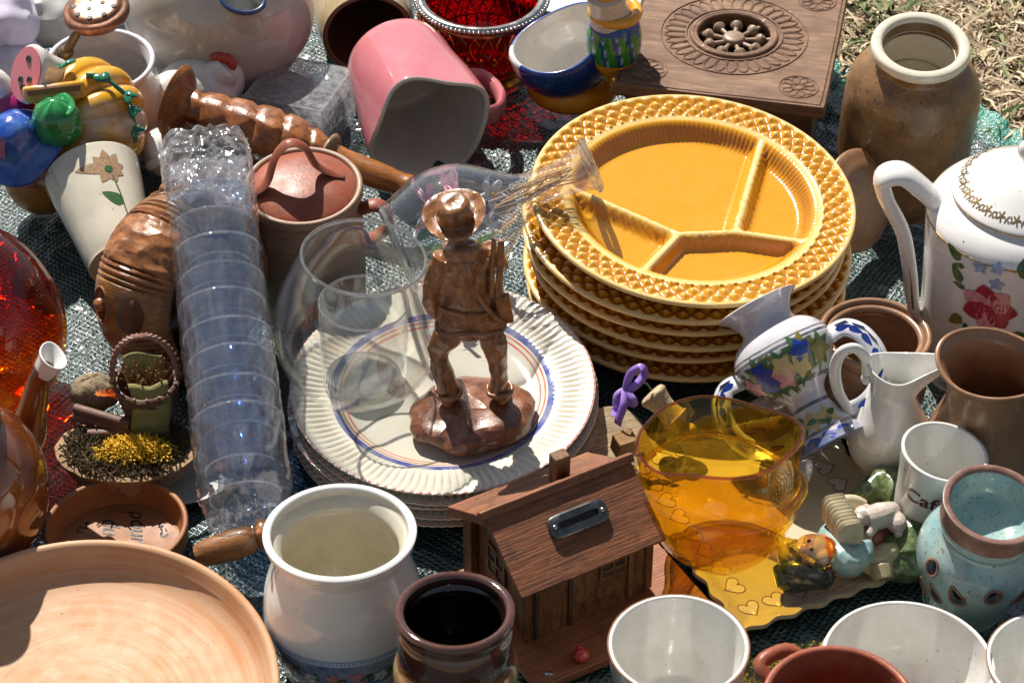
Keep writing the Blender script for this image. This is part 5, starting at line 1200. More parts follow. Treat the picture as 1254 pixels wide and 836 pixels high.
# ------------------------------------------------------------------ scalloped tray with hearts
T0 = P(908, 783, .6); T1 = P(1152, 694, .6); T2 = P(800, 676, .6)
eu = (T1-T0); LU = eu.length; eu.normalize(); ev = Vector((-eu.y, eu.x, 0)); LVt = 21.5
TR = thing('heart_tray', 'beige ceramic tray with wavy edge and a row of small hearts, under the amber vase', 'tray', mat4=Matrix.Translation(T0*S) @ Matrix((eu, ev, Vector((0, 0, 1)))).transposed().to_4x4())
def trp(u, v):          # rounded wavy outline
    x, y = u*LU, v*LVt; wv_ = .16
    if v < .03: y += wv_*math.sin(u*LU*2.6)
    if v > .97: y -= wv_*math.sin(u*LU*2.6)
    if u < .03: x += wv_*math.sin(v*LVt*2.6)
    if u > .97: x -= wv_*math.sin(v*LVt*2.6)
    ed = min(u*LU, (1-u)*LU, v*LVt, (1-v)*LVt)
    return x, y, .35+.55*(1-smooth01(0, 1.6, ed))+.04*nz((x*.2, y*.2, 0), 1, 2)
b = MB(); NU, NV = 130, 130
vs = [trp(i/NU, j/NV) for j in range(NV+1) for i in range(NU+1)]; nt = len(vs); vs += [(x, y, max(.02, z-.4)) for x, y, z in vs]
fs = [[j*(NU+1)+i, j*(NU+1)+i+1, (j+1)*(NU+1)+i+1, (j+1)*(NU+1)+i] for j in range(NV) for i in range(NU)]
fs += [[a+nt for a in f[::-1]] for f in fs]
bd = [i for i in range(NU+1)]+[j*(NU+1)+NU for j in range(1, NV+1)]+[NV*(NU+1)+i for i in range(NU-1, -1, -1)]+[j*(NU+1) for j in range(NV-1, 0, -1)]
fs += [[bd[k], bd[k]+nt, bd[(k+1) % len(bd)]+nt, bd[(k+1) % len(bd)]] for k in range(len(bd))]
b.add(vs, fs)
m_tray = pmat('tray_glaze', (.56, .47, .33), (.50, .42, .30), sc=.3, rough=.14, coat=.45, bump=.02, bsc=.6, dirt=.35)
obj('plate', b, m_tray, TR, sharp=60)
def heart(s_):
    o = []
    for k in range(26):
        t_ = 2*PI*k/26; o.append((s_*.062*16*math.sin(t_)**3, s_*.062*(13*math.cos(t_)-5*math.cos(2*t_)-2*math.cos(3*t_)-math.cos(4*t_))))
    return o
b = MB(); rr = random.Random(2); m_hf = pmat('heart_fill', (.60, .53, .50), (.55, .47, .44), rough=.3, dirt=.1); m_hl = pmat('heart_line', (.16, .10, .06), rough=.5)
hs = [(1.9+i*2.05, 2.15, 0) for i in range(int((LU-3)/2.05)+1)]+[(LU-2.2, 4.6+i*2.05, PI/2) for i in range(8)]+[(2.0, 4.6+i*2.05, -PI/2) for i in range(8)]+[(4+i*2.05, LVt-2.2, PI) for i in range(6)]
for x0, y0_, a in hs:
    a += rr.uniform(-.15, .15); h = heart(.85); h = [(x0+x*math.cos(a)-y*math.sin(a), y0_+x*math.sin(a)+y*math.cos(a)) for x, y in h]; zz = lambda x, y: trp(min(1, max(0, x/LU)), y/LVt)[2]
    b.add([(x0, y0_, zz(x0, y0_)+.012)]+[(x, y, zz(x, y)+.012) for x, y in h], [[0, 1+k, 1+(k+1) % 26] for k in range(26)], 0)
    b.tube([(x, y, zz(x, y)+.01) for x, y in h], .045, 4, closed=True, mi=1)
obj('hearts', b, [m_hf, m_hl], TR, recalc=False)

# ------------------------------------------------------------------ lying accordion boy
fc = P(1040, 670, 2.4)
AB = thing('boy_figurine', 'painted ceramic boy with accordion and dog lying on the heart tray', 'figurine', (fc.x, fc.y, .8))
q = lambda zx, zy, z: P(940+zx/4.918, 570+zy/4.918, z)-Vector((fc.x, fc.y, .8))
F = lambda n, b, m, v=.09, it=3, par=None: fig(n, b, m, par or AB, v, it)
m_skin = pmat('porcelain_skin', (.68, .52, .40), (.62, .44, .32), sc=.8, rough=.2, coat=.4, dirt=.2); m_teal = pmat('jacket_teal', (.22, .36, .36), (.34, .46, .44), sc=1, rough=.25, coat=.3)
m_moss = pmat('mossy_green_glaze', (.05, .08, .02), (.16, .20, .09), sc=1.4, lo=.42, hi=.6, rough=.2, coat=.4, bump=.06, bsc=1.6); m_hat = pmat('dark_cap', (.03, .045, .04), (.4, .38, .32), sc=.7, lo=.55, hi=.68, rough=.25, coat=.3)
m_hair = pmat('yellow_hair', (.50, .34, .06), (.12, .11, .07), sc=1.6, lo=.48, hi=.6, rough=.3, bump=.05, bsc=3); m_dog = pmat('dog_glaze', (.58, .53, .46), (.42, .33, .28), sc=.7, rough=.25, coat=.3, bump=.05, bsc=3)
m_acc = pmat('accordion_cream', (.60, .54, .38), (.5, .42, .27), sc=1, rough=.3, coat=.2)
b = MB()
b.ell(q(270, 520, 3.5), (1.5, 1.35, 1.35), 28); b.ell(q(330, 545, 3.9), (.7, .7, .6), 16); b.tube([q(330, 540, 3.2), q(430, 530, 3)], [.75, 1.0], 14)
b.tube(sm([q(400, 530, 3), q(500, 470, 2.8), q(600, 440, 2.5), q(680, 450, 2.3)], 3), [1.3, 1.55, 1.4, 1.2], 16)
b.ell(q(200, 500, 4.4), (.4, .4, .25), 10); b.ell(q(275, 440, 3.6), (.25, .3, .4), 8)
b.ell(q(262, 500, 4.5), (.28, .25, .2), 8)
b.tube([q(640, 500, 2.2), q(650, 600, 2.2)], [.7, .6], 12); b.tube([q(560, 400, 3.4), q(480, 330, 4.2)], [.5, .4], 10)
F('body', b, m_skin)
b = MB(); 
for (x, y) in ((245, 455), (262, 505)): b.ell(q(x+4, y-3, 4.78), (.17, .14, .13), 10)
obj('eyes', b, p_black, AB)
b = MB(); b.ell(q(290, 452, 4.45), (.10, .22, .1), 8); obj('mouth', b, p_red, AB)
b = MB(); b.ell(q(160, 545, 3.2), (1.25, 1.3, 1.25), 22); b.ell(q(120, 500, 3.6), (.7, 1.0, .7), 14)
for k in range(9): b.tube(sm([q(100+k*6, 470+k*14, 3.9-k*.06), q(160+k*10, 500+k*10, 4.5-k*.05), q(215+k*9, 540+k*6, 4.2)], 3), .22, 6)
F('hair', b, m_hair, .07, 1)
b = MB(); b.ell(q(210, 655, 2.6), (1.95, 1.0, 1.5), 28, rot=Euler((R(25), 0, R(-14)))); b.tube(sm([q(60, 590, 3.0), q(120, 680, 2.3), q(150, 735, 1.5)], 4), [.45, 1.0, .6], 16); b.tube(sm([q(120, 735, 1.4), q(240, 705, 1.8), q(362, 690, 1.8), q(370, 610, 2.6)], 4), [.5, .6, .5, .3], 14); F('cap', b, m_hat)
b = MB(); b.tube(sm([q(335, 435, 3.4), q(385, 490, 4.3), q(405, 560, 4.0), q(395, 612, 2.6)], 4), [.35, .5, .5, .4], 10); F('scarf', b, pmat('orange_scarf', (.55, .14, .04), rough=.3), .07)
b = MB(); b.tube(sm([q(395, 420, 3.2), q(430, 540, 3.9), q(500, 580, 3.6), q(570, 520, 3.6), q(570, 450, 4.2)], 4), [.8, 1.0, 1.15, .9, .65], 14); b.tube(sm([q(370, 400, 2.6), q(430, 450, 2.8), q(600, 430, 2.4)], 3), [.9, 1.5, 1.2], 14); F('jacket', b, m_teal)
b = MB(); pa, pb_ = q(395, 245, 5.0), q(505, 425, 5.3)
b.tube([pa.lerp(pb_, k/60) for k in range(61)], [1.05]*61, 20, flat=.8, fn=lambda i, a: (1+.10*math.cos(i/60*2*PI*9))*(1/(abs(math.cos(a))**5+abs(math.sin(a))**5)**.2 if True else 1))
obj('accordion', b, m_acc, AB, sharp=60)
b = MB(); b.tube(sm([q(450, 215, 4.4), q(520, 215, 4.2), q(570, 240, 3.8)], 3), .55, 10, flat=.8); obj('keyboard', b, m_acc, AB)
b = MB(); b.ell(q(580, 300, 4.8), (.8, .8, .8), 18); b.tube(sm([q(590, 330, 4.6), q(680, 300, 4.6), q(760, 270, 4.2)], 4), [1.0, 1.0, .7], 16); b.ell(q(775, 340, 4.2), (.8, 1.0, .7), 14)
b.tube([q(780, 330, 4.2), q(790, 425, 3.8)], [.5, .3], 10); b.tube([q(570, 280, 5), q(600, 235, 5.0)], [.3, .2], 8); b.tube([q(540, 300, 5), q(548, 270, 5.4)], [.25, .15], 8); b.ell(q(550, 320, 5.0), (.4, .4, .35), 10); b.tube([q(640, 370, 4.5), q(610, 420, 4.2)], [.4, .3], 8)
F('dog', b, m_dog, .08)
b = MB(); b.tube(sm([q(590, 620, 1.4), q(640, 560, 2.2), q(740, 510, 2.8), q(760, 465, 3)], 4), [.9, .9, .8, .2], 14); b.tube([q(680, 600, 2.0), q(700, 690, 1.4)], [1.0, .8], 14); F('shoes', b, pmat('shoe_tan', (.42, .34, .16), (.5, .42, .28), sc=1, rough=.25, coat=.4))
b = MB(); b.tube(sm([q(510, 220, 2.4), q(600, 160, 3.0), q(700, 100, 3.2), q(790, 170, 3.2), q(850, 300, 2.7), q(880, 450, 2.4), q(880, 580, 1.9)], 5), [.5, .9, 1.2, 1.4, 1.6, 1.9, 1.6], 22); b.tube(sm([q(700, 560, 1.5), q(760, 500, 1.9), q(780, 380, 1.9), q(700, 300, 2)], 4), [1.2, 1.5, 1.5, 1.0], 18); b.ell(q(820, 590, 1.5), (2.2, 1.6, 1.3), 24); F('mossy_base', b, m_moss, .11, 1)
b = MB(); b.ell(q(625, 420, 3.2), (1.0, 1.0, .7), 16); b.tube([q(600, 430, 3), q(720, 390, 3)], [.7, .6], 12); F('trousers', b, pmat('red_brown_trousers', (.28, .08, .06), rough=.3))

# ------------------------------------------------------------------ amber glass vase
g_amb = glass('amber_glass', (.985, .79, .23), ior=1.5, dust_glint=.008, bump=.05, bsc=.35, refr=.12, gl=(1, .95, .85))
r0 = cm(101, 880, 540, 12)
Ma = rimplace((881, 536), 9.9, -11, -3, 0, .9, 2.5)
AV = thing('amber_vase', 'big amber glass vase with wavy mouth standing on the heart tray', 'vase', mat4=Ma)
def amf(a, r, z, i):
    k = z/9.9; n = 3.0
    z += -1.0*math.cos(a+.5)*math.exp(-((z-6.2)/1.6)**2)*(1 if i < 999 else 0); a2 = a+R(35)
    sq_ = (abs(math.cos(a2))**n+abs(math.sin(a2))**n)**(-1/n)
    rr_ = r*lerp(1, sq_*.93, smooth01(.2, 1, k))
    t1 = a*1.0-1.6+k*3.0
    rr_ *= 1+.045*math.sin(t1*2)*smooth01(0, .5, k)+.03*max(0, math.sin(a*3+k*7))**3
    rr_ += .10*math.exp(-((z-3.6-.8*math.sin(a+.8))/.25)**2)*(rr_ > .5)
    dip = .9*smooth01(.6, 1, k)*math.exp(-((((a-R(212)+PI) % (2*PI))-PI)/.5)**2)
    return (rr_*math.cos(a), rr_*math.sin(a), z-dip*1.2)
b = MB(); b.lathe(vessel([(0, 0), (r0*.42, 0), (r0*.55, .35), (r0*.78, 1.8), (r0*.95, 4.0), (r0*1.03, 5.6), (r0*1.05, 6.1), (r0*1.02, 6.35), (r0*.94, 6.5), (r0*.91, 7.0), (r0*.93, 8.2), (r0*.97, 9.3), (r0*1.0, 9.9)], .4, 1.2, 7), 120, amf); obj('body', b, g_amb, AV, sharp=70)
b = MB(); b.tube([Vector(amf(2*PI*k/120, r0*.965, 10.05, 0)) for k in range(120)], .12, 8, closed=True); obj('lip', b, glass('amber_lip', (.85, .6, .42), refr=.2), AV)

# ------------------------------------------------------------------ wooden chalet money box
m_roof = wood('roof_wood', (.30, .11, .045), (.17, .06, .025), sc=1.0, stretch=(.12, 1, 1), rough=.5, bump=.04, coat=.05, dark=(.08, .035, .02))
m_wall = wood('wall_wood', (.22, .09, .03), (.12, .048, .018), sc=1.0, stretch=(1, 1, .12), rough=.4, bump=.04, coat=.1, dark=(.05, .02, .01))
m_bran = pmat('dark_burnt_wood', (.035, .018, .01), (.06, .03, .015), rough=.5)
hc = P(684, 597, 10.1); ang = 30
CH = thing('wooden_chalet', 'dark stained wooden chalet money box with coin slot in its roof, centre front', 'money box', (hc.x, hc.y, .3), (0, 0, R(ang))); CH.scale = (.92, .90, .90)
LL = 13.0; RZ = 10.9; EZ = 6.9; DF = 5.7; DB = 6.0; WF = 4.4
b = MB(); b.box((1.0, -2.3, .4), (16.5, 14.5, .8)); obj('base_board', b, wood('base_wood', (.36, .13, .06), (.25, .085, .035), rough=.4, coat=.15), CH, bevel=.08)
def slope_m(y1, z1, sgn): 
    d = Vector((0, y1, z1-RZ)); return d
def roofside(y1, z1, name, over=0, x0=-LL/2, x1=LL/2, t_=.65):
    d = Vector((0, y1, z1-RZ)).normalized(); n_ = Vector((0, -d.z, d.y)) if y1 > 0 else Vector((0, d.z, -d.y)); L = math.hypot(y1, z1-RZ)
    b = MB(); o_ = Vector((0, 0, RZ)); NXs, NYs = 20, 8; vs = []
    for lay in (0, 1):
        for j in range(NYs+1):
            for i in range(NXs+1):
                p = o_+Vector((lerp(x0, x1, i/NXs), 0, 0))+d*(lerp(-over, L, j/NYs)+(.07*nz((i*.9, 3, y1), 1, 2) if j == NYs else 0))-n_*(t_*lay)+n_*(.03*nz((i*.4, j*.5, y1), 1, 2))
                vs.append(p)
    m_ = (NXs+1)*(NYs+1); fs = []
    for j in range(NYs):
        for i in range(NXs):
            a = j*(NXs+1)+i; f = [a, a+1, a+NXs+2, a+NXs+1]; fs.append(f); fs.append([x+m_ for x in f[::-1]])
    bd = [i for i in range(NXs+1)]+[j*(NXs+1)+NXs for j in range(1, NYs+1)]+[NYs*(NXs+1)+i for i in range(NXs-1, -1, -1)]+[j*(NXs+1) for j in range(NYs-1, 0, -1)]
    fs += [[bd[k], bd[(k+1) % len(bd)], bd[(k+1) % len(bd)]+m_, bd[k]+m_] for k in range(len(bd))]
    b.add(vs, fs); return obj(name, b, m_roof, CH, sharp=35, bevel=.06), d, n_
RF, df, nf = roofside(-DF, EZ, 'front_roof', over=.0)
RBk, db, nb = roofside(DB, EZ+.3, 'back_roof', over=-.02, x0=-LL/2-.1, x1=LL/2-.2, t_=.8)
b = MB(); b.box((-.1, .12, RZ+.08), (LL+.7, .75, .75), rot=Euler((R(-34), 0, 0))); obj('ridge_board', b, m_roof, CH, bevel=.1)
# coin slot plate
sc_ = Vector((.3, 0, RZ))+df*2.9+nf*.12
Msl = Matrix.Translation(sc_*S) @ Matrix((Vector((1, 0, 0)), nf.cross(Vector((1, 0, 0))), nf)).transposed().to_4x4()
b = MB(); o_ = []; i_ = []
for k in range(40):
    a = 2*PI*k/40; o_.append((2.55*abs(math.cos(a))**.35*(1 if math.cos(a) > 0 else -1), .95*abs(math.sin(a))**.45*(1 if math.sin(a) > 0 else -1))); i_.append((1.75*abs(math.cos(a))**.25*(1 if math.cos(a) > 0 else -1), .28*abs(math.sin(a))**.4*(1 if math.sin(a) > 0 else -1)))
vs = [(x, y, 0) for x, y in o_]+[(x, y, .22) for x, y in o_]+[(x*.93, y*.88, .32) for x, y in o_]+[(x, y, .32) for x, y in i_]+[(x, y, .05) for x, y in i_]
fs = [[r_*40+k, r_*40+(k+1) % 40, (r_+1)*40+(k+1) % 40, (r_+1)*40+k] for r_ in range(4) for k in range(40)]
b.add(vs, fs); SLP = obj('slot_plate', b, pmat('dull_steel', (.16, .17, .17), (.08, .09, .09), sc=1.5, rough=.28, metal=.9, dirt=.2), RF, mat4=Msl, sharp=40)
b = MB(); b.box((0, 0, .04), (3.6, .7, .06)); obj('slot_opening', b, m_dark, SLP)
for sx in (-1, 1): b = MB(); b.ell((sx*2.1, -.05*sx, .33), (.2, .2, .14), 12); obj('screw', b, pmat('screw_steel', (.45, .43, .4), rough=.25, metal=1), SLP)
b = MB(); b.box((0, 0, .5), (1.35, 1.15, 3.4)); obj('chimney', b, m_wall, RBk, loc=(1.2, 1.9, RZ-.7), rot=(0, 0, R(0)), bevel=.1)
# walls
b = MB(); wx = LL/2-1.1
b.box((0, -WF, (EZ+1.2)/2-.1), (2*wx, .6, EZ-.5)); obj('front_wall', b, m_wall, CH, bevel=.05)
b = MB(); b.box((0, WF+.4, (EZ+1.2)/2+.2), (2*wx, .6, EZ+.2)); obj('back_wall', b, m_wall, CH, bevel=.05)
def gable(x):
    b = MB(); pts = [(-WF+.32, .8), (WF+.08, .8), (WF+.08, EZ+.4), (0.1, RZ-1.0), (-WF+.32, EZ+.2)]
    n = len(pts); vs = [(x-.3, y, z) for y, z in pts]+[(x+.3, y, z) for y, z in pts]
    b.add(vs, [list(range(n)), list(range(n, 2*n))[::-1]]+[[i, i+n, (i+1) % n+n, (i+1) % n] for i in range(n)]); return obj('gable_wall', b, m_wall, CH, bevel=.05)
GL = gable(-wx+.31); gable(wx-.31)
for cc_, dd_ in (((-wx-.15, -WF-.1, (EZ+1)/2+.3), (.7, .7, EZ-.6)), ((wx+.15, -WF-.1, (EZ+1)/2+.3), (.7, .7, EZ-.6)), ((wx-1.7, -WF-.5, (EZ+1)/2+.1), (.45, .5, EZ-1.0)), ((-wx-.35, WF-.6, 4.5), (.7, 1.3, 7.4))):
    b = MB(); b.box(cc_, dd_); obj('post', b, m_wall, CH, bevel=.08)
def win(parent, M, w_, h_):
    b = MB(); b.box((0, 0, 0), (w_, h_, .12)); p_ = obj('window', b, m_bran, parent, mat4=M)
    b = MB(); b.box((0, 0, .1), (w_+.2, .22, .22)); b.box((0, 0, .1), (.22, h_+.2, .22)); b.box((-w_/2, 0, .08), (.25, h_+.3, .2)); b.box((w_/2, 0, .08), (.25, h_+.3, .2)); b.box((0, h_/2, .08), (w_, .25, .2)); b.box((0, -h_/2, .08), (w_, .25, .2))
    obj('window_frame', b, m_wall, p_, bevel=.03)
win(GL, Matrix.Translation(Vector((-wx-.05, 0, 5.2))*S) @ Matrix((Vector((0, -1, 0)), Vector((0, 0, 1)), Vector((-1, 0, 0)))).transposed().to_4x4(), 2.6, 2.8)
FW = [o for o in CH.children if o.name.startswith('front_wall')][0]
win(FW, Matrix.Translation(Vector((2.2, -WF-.36, 5.2))*S) @ Matrix((Vector((1, 0, 0)), Vector((0, 0, 1)), Vector((0, -1, 0)))).transposed().to_4x4(), 2.2, 1.5)
b = MB(); b.box((-3.2, -WF-.36, 3.3), (2.6, .12, 4.9)); DR = obj('door', b, m_wall, CH, bevel=.03)
b = MB(); b.box((-4.7, -WF-.45, 3.4), (.35, .3, 5.4)); b.box((-1.7, -WF-.45, 3.4), (.35, .3, 5.4)); b.box((-3.2, -WF-.45, 6.2), (3.4, .34, .35)); obj('door_frame', b, m_bran, DR, bevel=.03)
bp = P(712, 801, 1.5); b = MB(); b.ell((0, 0, 0), (.62, .62, .55), 20); b.ell((-.1, .3, .45), (.25, .2, .12), 8)
BE = obj('red_bead', b, pmat('shiny_red', (.45, .01, .015), (.6, .05, .04), sc=2, rough=.12, coat=.6), loc=(bp.x, bp.y, 1.45)); tag(BE, 'small shiny red bead lying on the base board of the wooden chalet', 'bead')
nl = P(672, 823, 1.2); b = MB(); b.ell((0, 0, 0), (.35, .25, .15), 12); NL = obj('metal_stud', b, pmat('stud_metal', (.4, .38, .35), rough=.3, metal=1), loc=(nl.x, nl.y, 1.06)); tag(NL, 'small worn metal stud on the chalet base board near the brown jar', 'stud')

# ------------------------------------------------------------------ wooden board, rolling pin and ribbon
m_lw = wood('pale_beech', (.55, .42, .26), (.48, .35, .2), stretch=(.15, 1, 1), rough=.5, coat=0, bump=.02)
c = P(757, 532, 2.4); pts = [(-2.9, -3.0), (2.9, -3.0), (2.9, 1.4)]+[(2.9*math.cos(PI*k/14), 1.4+2.2*math.sin(PI*k/14)) for k in range(1, 14)]+[(-2.9, 1.4)]
b = MB(); b.prism([(x*.9, y) for x, y in pts], 0, .7); BD = obj('wooden_board', b, m_lw, bevel=.08, sharp=40); BD.matrix_world = mloc((c.x, c.y-.5, 1.2)) @ Euler((R(24), R(6), R(28))).to_matrix().to_4x4(); tag(BD, 'small pale wooden board with rounded end between chalet and amber vase', 'board')
b = MB(); A_ = P(722, 548, 1.6); b.prism([(-3, -1.8), (3, -1.8), (3, 1.8), (-3, 1.8)], 0, .6); BD2 = obj('wooden_board', b, m_lw, bevel=.08, sharp=40); BD2.matrix_world = mloc((A_.x+.8, A_.y+.2, .9)) @ Euler((R(8), R(-4), R(24))).to_matrix().to_4x4(); tag(BD2, 'flat pale wooden slat beside the cream plates, behind the chalet chimney', 'board')
c = P(764, 552, 2.5); b = MB(); b.box((0, 0, 0), (1.6, 1.4, 1.8)); BK = obj('wooden_block', b, wood('block_wood', (.32, .17, .06), (.25, .12, .04), rough=.5), loc=(c.x, c.y, 3.2), rot=(R(12), 0, R(25)), bevel=.1); tag(BK, 'little brown wooden block behind the chalet roof end', 'block')
A_, B_ = P(797, 481, 5.6), P(842, 528, 3.2); L = (B_-A_).length
RP = thing('rolling_pin', 'toy rolling pin of pale wood with purple ribbon beside the amber vase', 'rolling pin', mat4=axis_m(A_, B_))
b = MB(); b.lathe(sm([(0, 0), (.9, 0), (1.15, .3), (1.0, .8), (.85, 1.6), (1.0, 2.6), (1.15, L-1.4), (.8, L-.9), (.5, L-.6), (.75, L), (.5, L+.6), (0, L+.7)], 5), 32); obj('pin', b, m_lw, RP, sharp=50)
rc = P(771, 478, 5.6); b = MB()
inv = RP.matrix_world.inverted() if False else axis_m(A_, B_).inverted()
def rib(ptsw, w_=.32):
    path = sm([Vector(p) for p in ptsw], 6); vs = []; fs = []
    for i, p in enumerate(path):
        t_ = (path[min(i+1, len(path)-1)]-path[max(0, i-1)]).normalized(); n_ = t_.cross(Vector((.3, -.7, .5)).lerp(Vector((-.5, -.5, .6)), i/len(path))).normalized()*w_
        for s_ in (-1, 1): vs.append(inv @ ((p+n_*s_)*S)/S)
    for i in range(len(path)-1): fs.append([2*i, 2*i+1, 2*i+3, 2*i+2])
    b.add(vs, fs)
X = lambda px, py, z: P(px, py, z)
rib([X(766, 478, 6.5), X(772, 458, 7.6), X(785, 450, 8.2), X(789, 458, 7.6), X(778, 472, 6.9), X(766, 478, 6.5)])
rib([X(766, 478, 6.5), X(756, 485, 6.2), X(755, 500, 5.4), X(752, 510, 5.0)]); rib([X(766, 476, 6.6), X(764, 495, 6.0), X(758, 512, 5.0), X(756, 520, 4.4)]); rib([X(764, 477, 6.6), X(774, 488, 6.2), X(776, 494, 5.8), X(768, 490, 6.0)])
RBN = obj('ribbon', b, pmat('purple_ribbon', (.26, .13, .55), (.38, .24, .68), sc=1.5, rough=.4, dirt=0), RP, recalc=False)
m_ = RBN.modifiers.new('t', 'SOLIDIFY'); m_.thickness = .0004
b = MB(); b.tube(sm([X(798, 478, 6.4), X(790, 468, 7.0), X(776, 470, 6.8), X(768, 480, 6.4), X(766, 500, 5.2)], 5), .09, 6); b.v = [inv @ (v*S)/S for v in b.v]; obj('wire_loop', b, pmat('wire', (.3, .3, .3), rough=.3, metal=1), RP)

# wooden handle by the white pot
A_, B_ = P(240, 681, 3.2), P(340, 650, 4.6); L = (B_-A_).length
b = MB(); b.lathe(sm([(0, 0), (.7, 0), (.85, .2), (1.05, 1.2), (1.15, 2.8), (1.05, 4.0), (.8, 4.6), (1.15, 4.85), (1.25, 5.3), (1.0, 5.8), (.7, 6.2), (.8, L), (0, L)], 5), 40)
WH = obj('wooden_pestle', b, wood('handle_wood', (.33, .15, .05), (.24, .10, .035), stretch=(1, 1, .1), coat=.3, rough=.25), sharp=50); WH.matrix_world = axis_m(A_, B_); tag(WH, 'turned wooden pestle sticking out from behind the white floral pot', 'pestle')

# ------------------------------------------------------------------ dried flower arrangement with basket
dc = P(156, 556, 2.6)
DA = thing('cork_base', 'half round cork bark base carrying dried moss, flowers and cinnamon', 'cork base', (dc.x, dc.y, .7))
b = MB(); pts = []
b.lathe(sm([(0, 0), (3.8, 0), (4.6, .7), (5.2, 2.2), (5.1, 2.6), (0, 2.5)], 5), 72, lambda a, r, z, i: (r*math.cos(a)*(1+.04*nz((a*2, z, 1), 1, 3)), r*math.sin(a)*.70*(1+.05*nz((a*2, z, 4), 1, 3)), z+.12*nz((r*math.cos(a), r*math.sin(a), z), 1, 3)))
obj('cork', b, pmat('cork', (.36, .23, .12), (.24, .14, .07), sc=2, rough=.85, bump=.15, bsc=3, spk=(2.5, .62, (.08, .04, .02))), DA, sharp=0)
q = lambda px, py, z: P(px, py, z)-Vector((dc.x, dc.y, .7))
DW = Vector((dc.x, dc.y, .7))
def stuff(name, b, m, label, cat): o = obj(name, b, m, loc=DW, recalc=False); tag(o, label, cat, kind='stuff'); return o
rr = random.Random(9); b = MB()
for k in range(1000):
    a = rr.uniform(0, 2*PI); rd = math.sqrt(rr.random()); c = q(166, 556, 3.4)+Vector((rd*3.1*math.cos(a), rd*1.5*math.sin(a), (1-rd*rd)*1.1+rr.uniform(-.2, .3))); d = Vector((rr.uniform(-1, 1), rr.uniform(-1, 1), rr.uniform(-.3, 1))).normalized()*rr.uniform(.25, .55)
    b.tube([c, c+d*.5+Vector((rr.uniform(-.15, .15), rr.uniform(-.15, .15), .1)), c+d], .045, 4)
stuff('yellow_moss', b, pmat('moss_yellow', (.78, .5, .03), (.6, .38, .02), sc=2, rough=.8, dirt=0), 'tuft of bright yellow dried moss on the cork base', 'dried moss')
b = MB()
for k in range(1900):
    ta, tr_ = rr.uniform(0, 2*PI), math.sqrt(rr.random())*.96
    c = Vector((5.0*tr_*math.cos(ta), 3.6*tr_*math.sin(ta), 2.5+rr.uniform(0, .35))); d = Vector((rr.uniform(-1, 1), rr.uniform(-1, 1), rr.uniform(-.2, .8))).normalized()*rr.uniform(.3, .9); b.tube([c, c+d], .07, 4)
stuff('dark_moss', b, pmat('moss_dark', (.06, .05, .02), (.12, .07, .03), sc=2, rough=.9, dirt=0), 'dark brown dried moss and twigs covering the cork base around the basket', 'dried moss')
m_cin = pmat('cinnamon', (.16, .07, .045), (.10, .045, .03), sc=1, rough=.6, stretch=(.2, 1, 1), bump=.03, bsc=3)
for i, (a, c_, z0, z1, lb) in enumerate([((92, 500), (160, 520), 4.6, 4.6, 'upper cinnamon stick lying on the cork base'), ((90, 510), (163, 528), 4.0, 4.0, 'middle cinnamon stick, second from the top of the three'), ((108, 532), (200, 528), 3.6, 3.8, 'lowest cinnamon stick, just above the yellow moss')]):
    A_, B_ = P(a[0], a[1], z0), P(c_[0], c_[1], z1); b = MB(); b.tube([A_, A_.lerp(B_, .5), B_], .42, 12); o = obj('cinnamon_stick', b, m_cin); tag(o, lb, 'cinnamon stick', 'cinnamon sticks on the cork base')
A_ = P(140, 492, 4.8); b = MB()
for k in range(90):
    t_ = k/90; c = Vector((-1.2+2.6*t_, .5-1.2*t_, .3)); a = k*2.4; d = Vector((math.cos(a)*.5, math.sin(a)*.45, abs(math.sin(a*1.3))*.7+.15)).normalized()*(1.0*math.sin(PI*(.15+.75*t_)))
    sd_ = Vector((-math.sin(a), math.cos(a), 0))*.13; b.add([c, c+d*.5+sd_, c+d, c+d*.5-sd_], [[0, 1, 2, 3]])
OF = obj('orange_dried_flower', b, pmat('orange_dry', (.68, .22, .03), (.55, .12, .02), sc=2, rough=.7, dirt=0), loc=A_, recalc=False); tag(OF, 'spiky orange dried flower head on the cork base', 'dried flower')
A_ = P(116, 480, 4.2); b = MB(); b.ell((0, 0, 0), (1.9, 1.6, 1.5), 32, fn=lambda a, r, z, i: Vector((r*math.cos(a), r*math.sin(a), z))*(1+.12*nz((a*3, z*3, 2), 1, 3))); SC = obj('seed_pod', b, pmat('pod', (.14, .09, .05), (.3, .24, .14), sc=1.5, rough=.8, bump=.1, bsc=4), loc=A_); tag(SC, 'round brown dried seed pod left of the little basket', 'seed pod')
A_ = P(184, 505, 3.6)
BA = thing('wicker_basket', 'tiny brown wicker basket with tall hoop handle and green cloth inside', 'basket', (A_.x, A_.y, 3.6), (R(6), 0, R(8)))
b = MB(); NR = 14
for k in range(NR):
    z = .1+k*.27; r_ = 1.7+.75*k/NR
    b.tube([((r_+.1*math.sin(8*t_+k*PI))*math.cos(t_), (r_+.1*math.sin(8*t_+k*PI))*math.sin(t_), z) for t_ in [2*PI*j/64 for j in range(64)]], .16, 5, closed=True)
for k in range(16): a = 2*PI*k/16; b.tube([(1.7*math.cos(a), 1.7*math.sin(a), 0), (2.45*math.cos(a), 2.45*math.sin(a), 4)], .12, 5)
b.lathe([(0, .05), (1.75, .05), (1.75, .2), (0, .2)], 24); b.lathe([(1.6, .1), (2.3, 3.7), (2.2, 3.7), (1.5, .2)], 32)
m_wk = pmat('brown_wicker', (.17, .085, .05), (.10, .05, .03), sc=2, rough=.6)
obj('basket_body', b, m_wk, BA)
b = MB(); N = 90
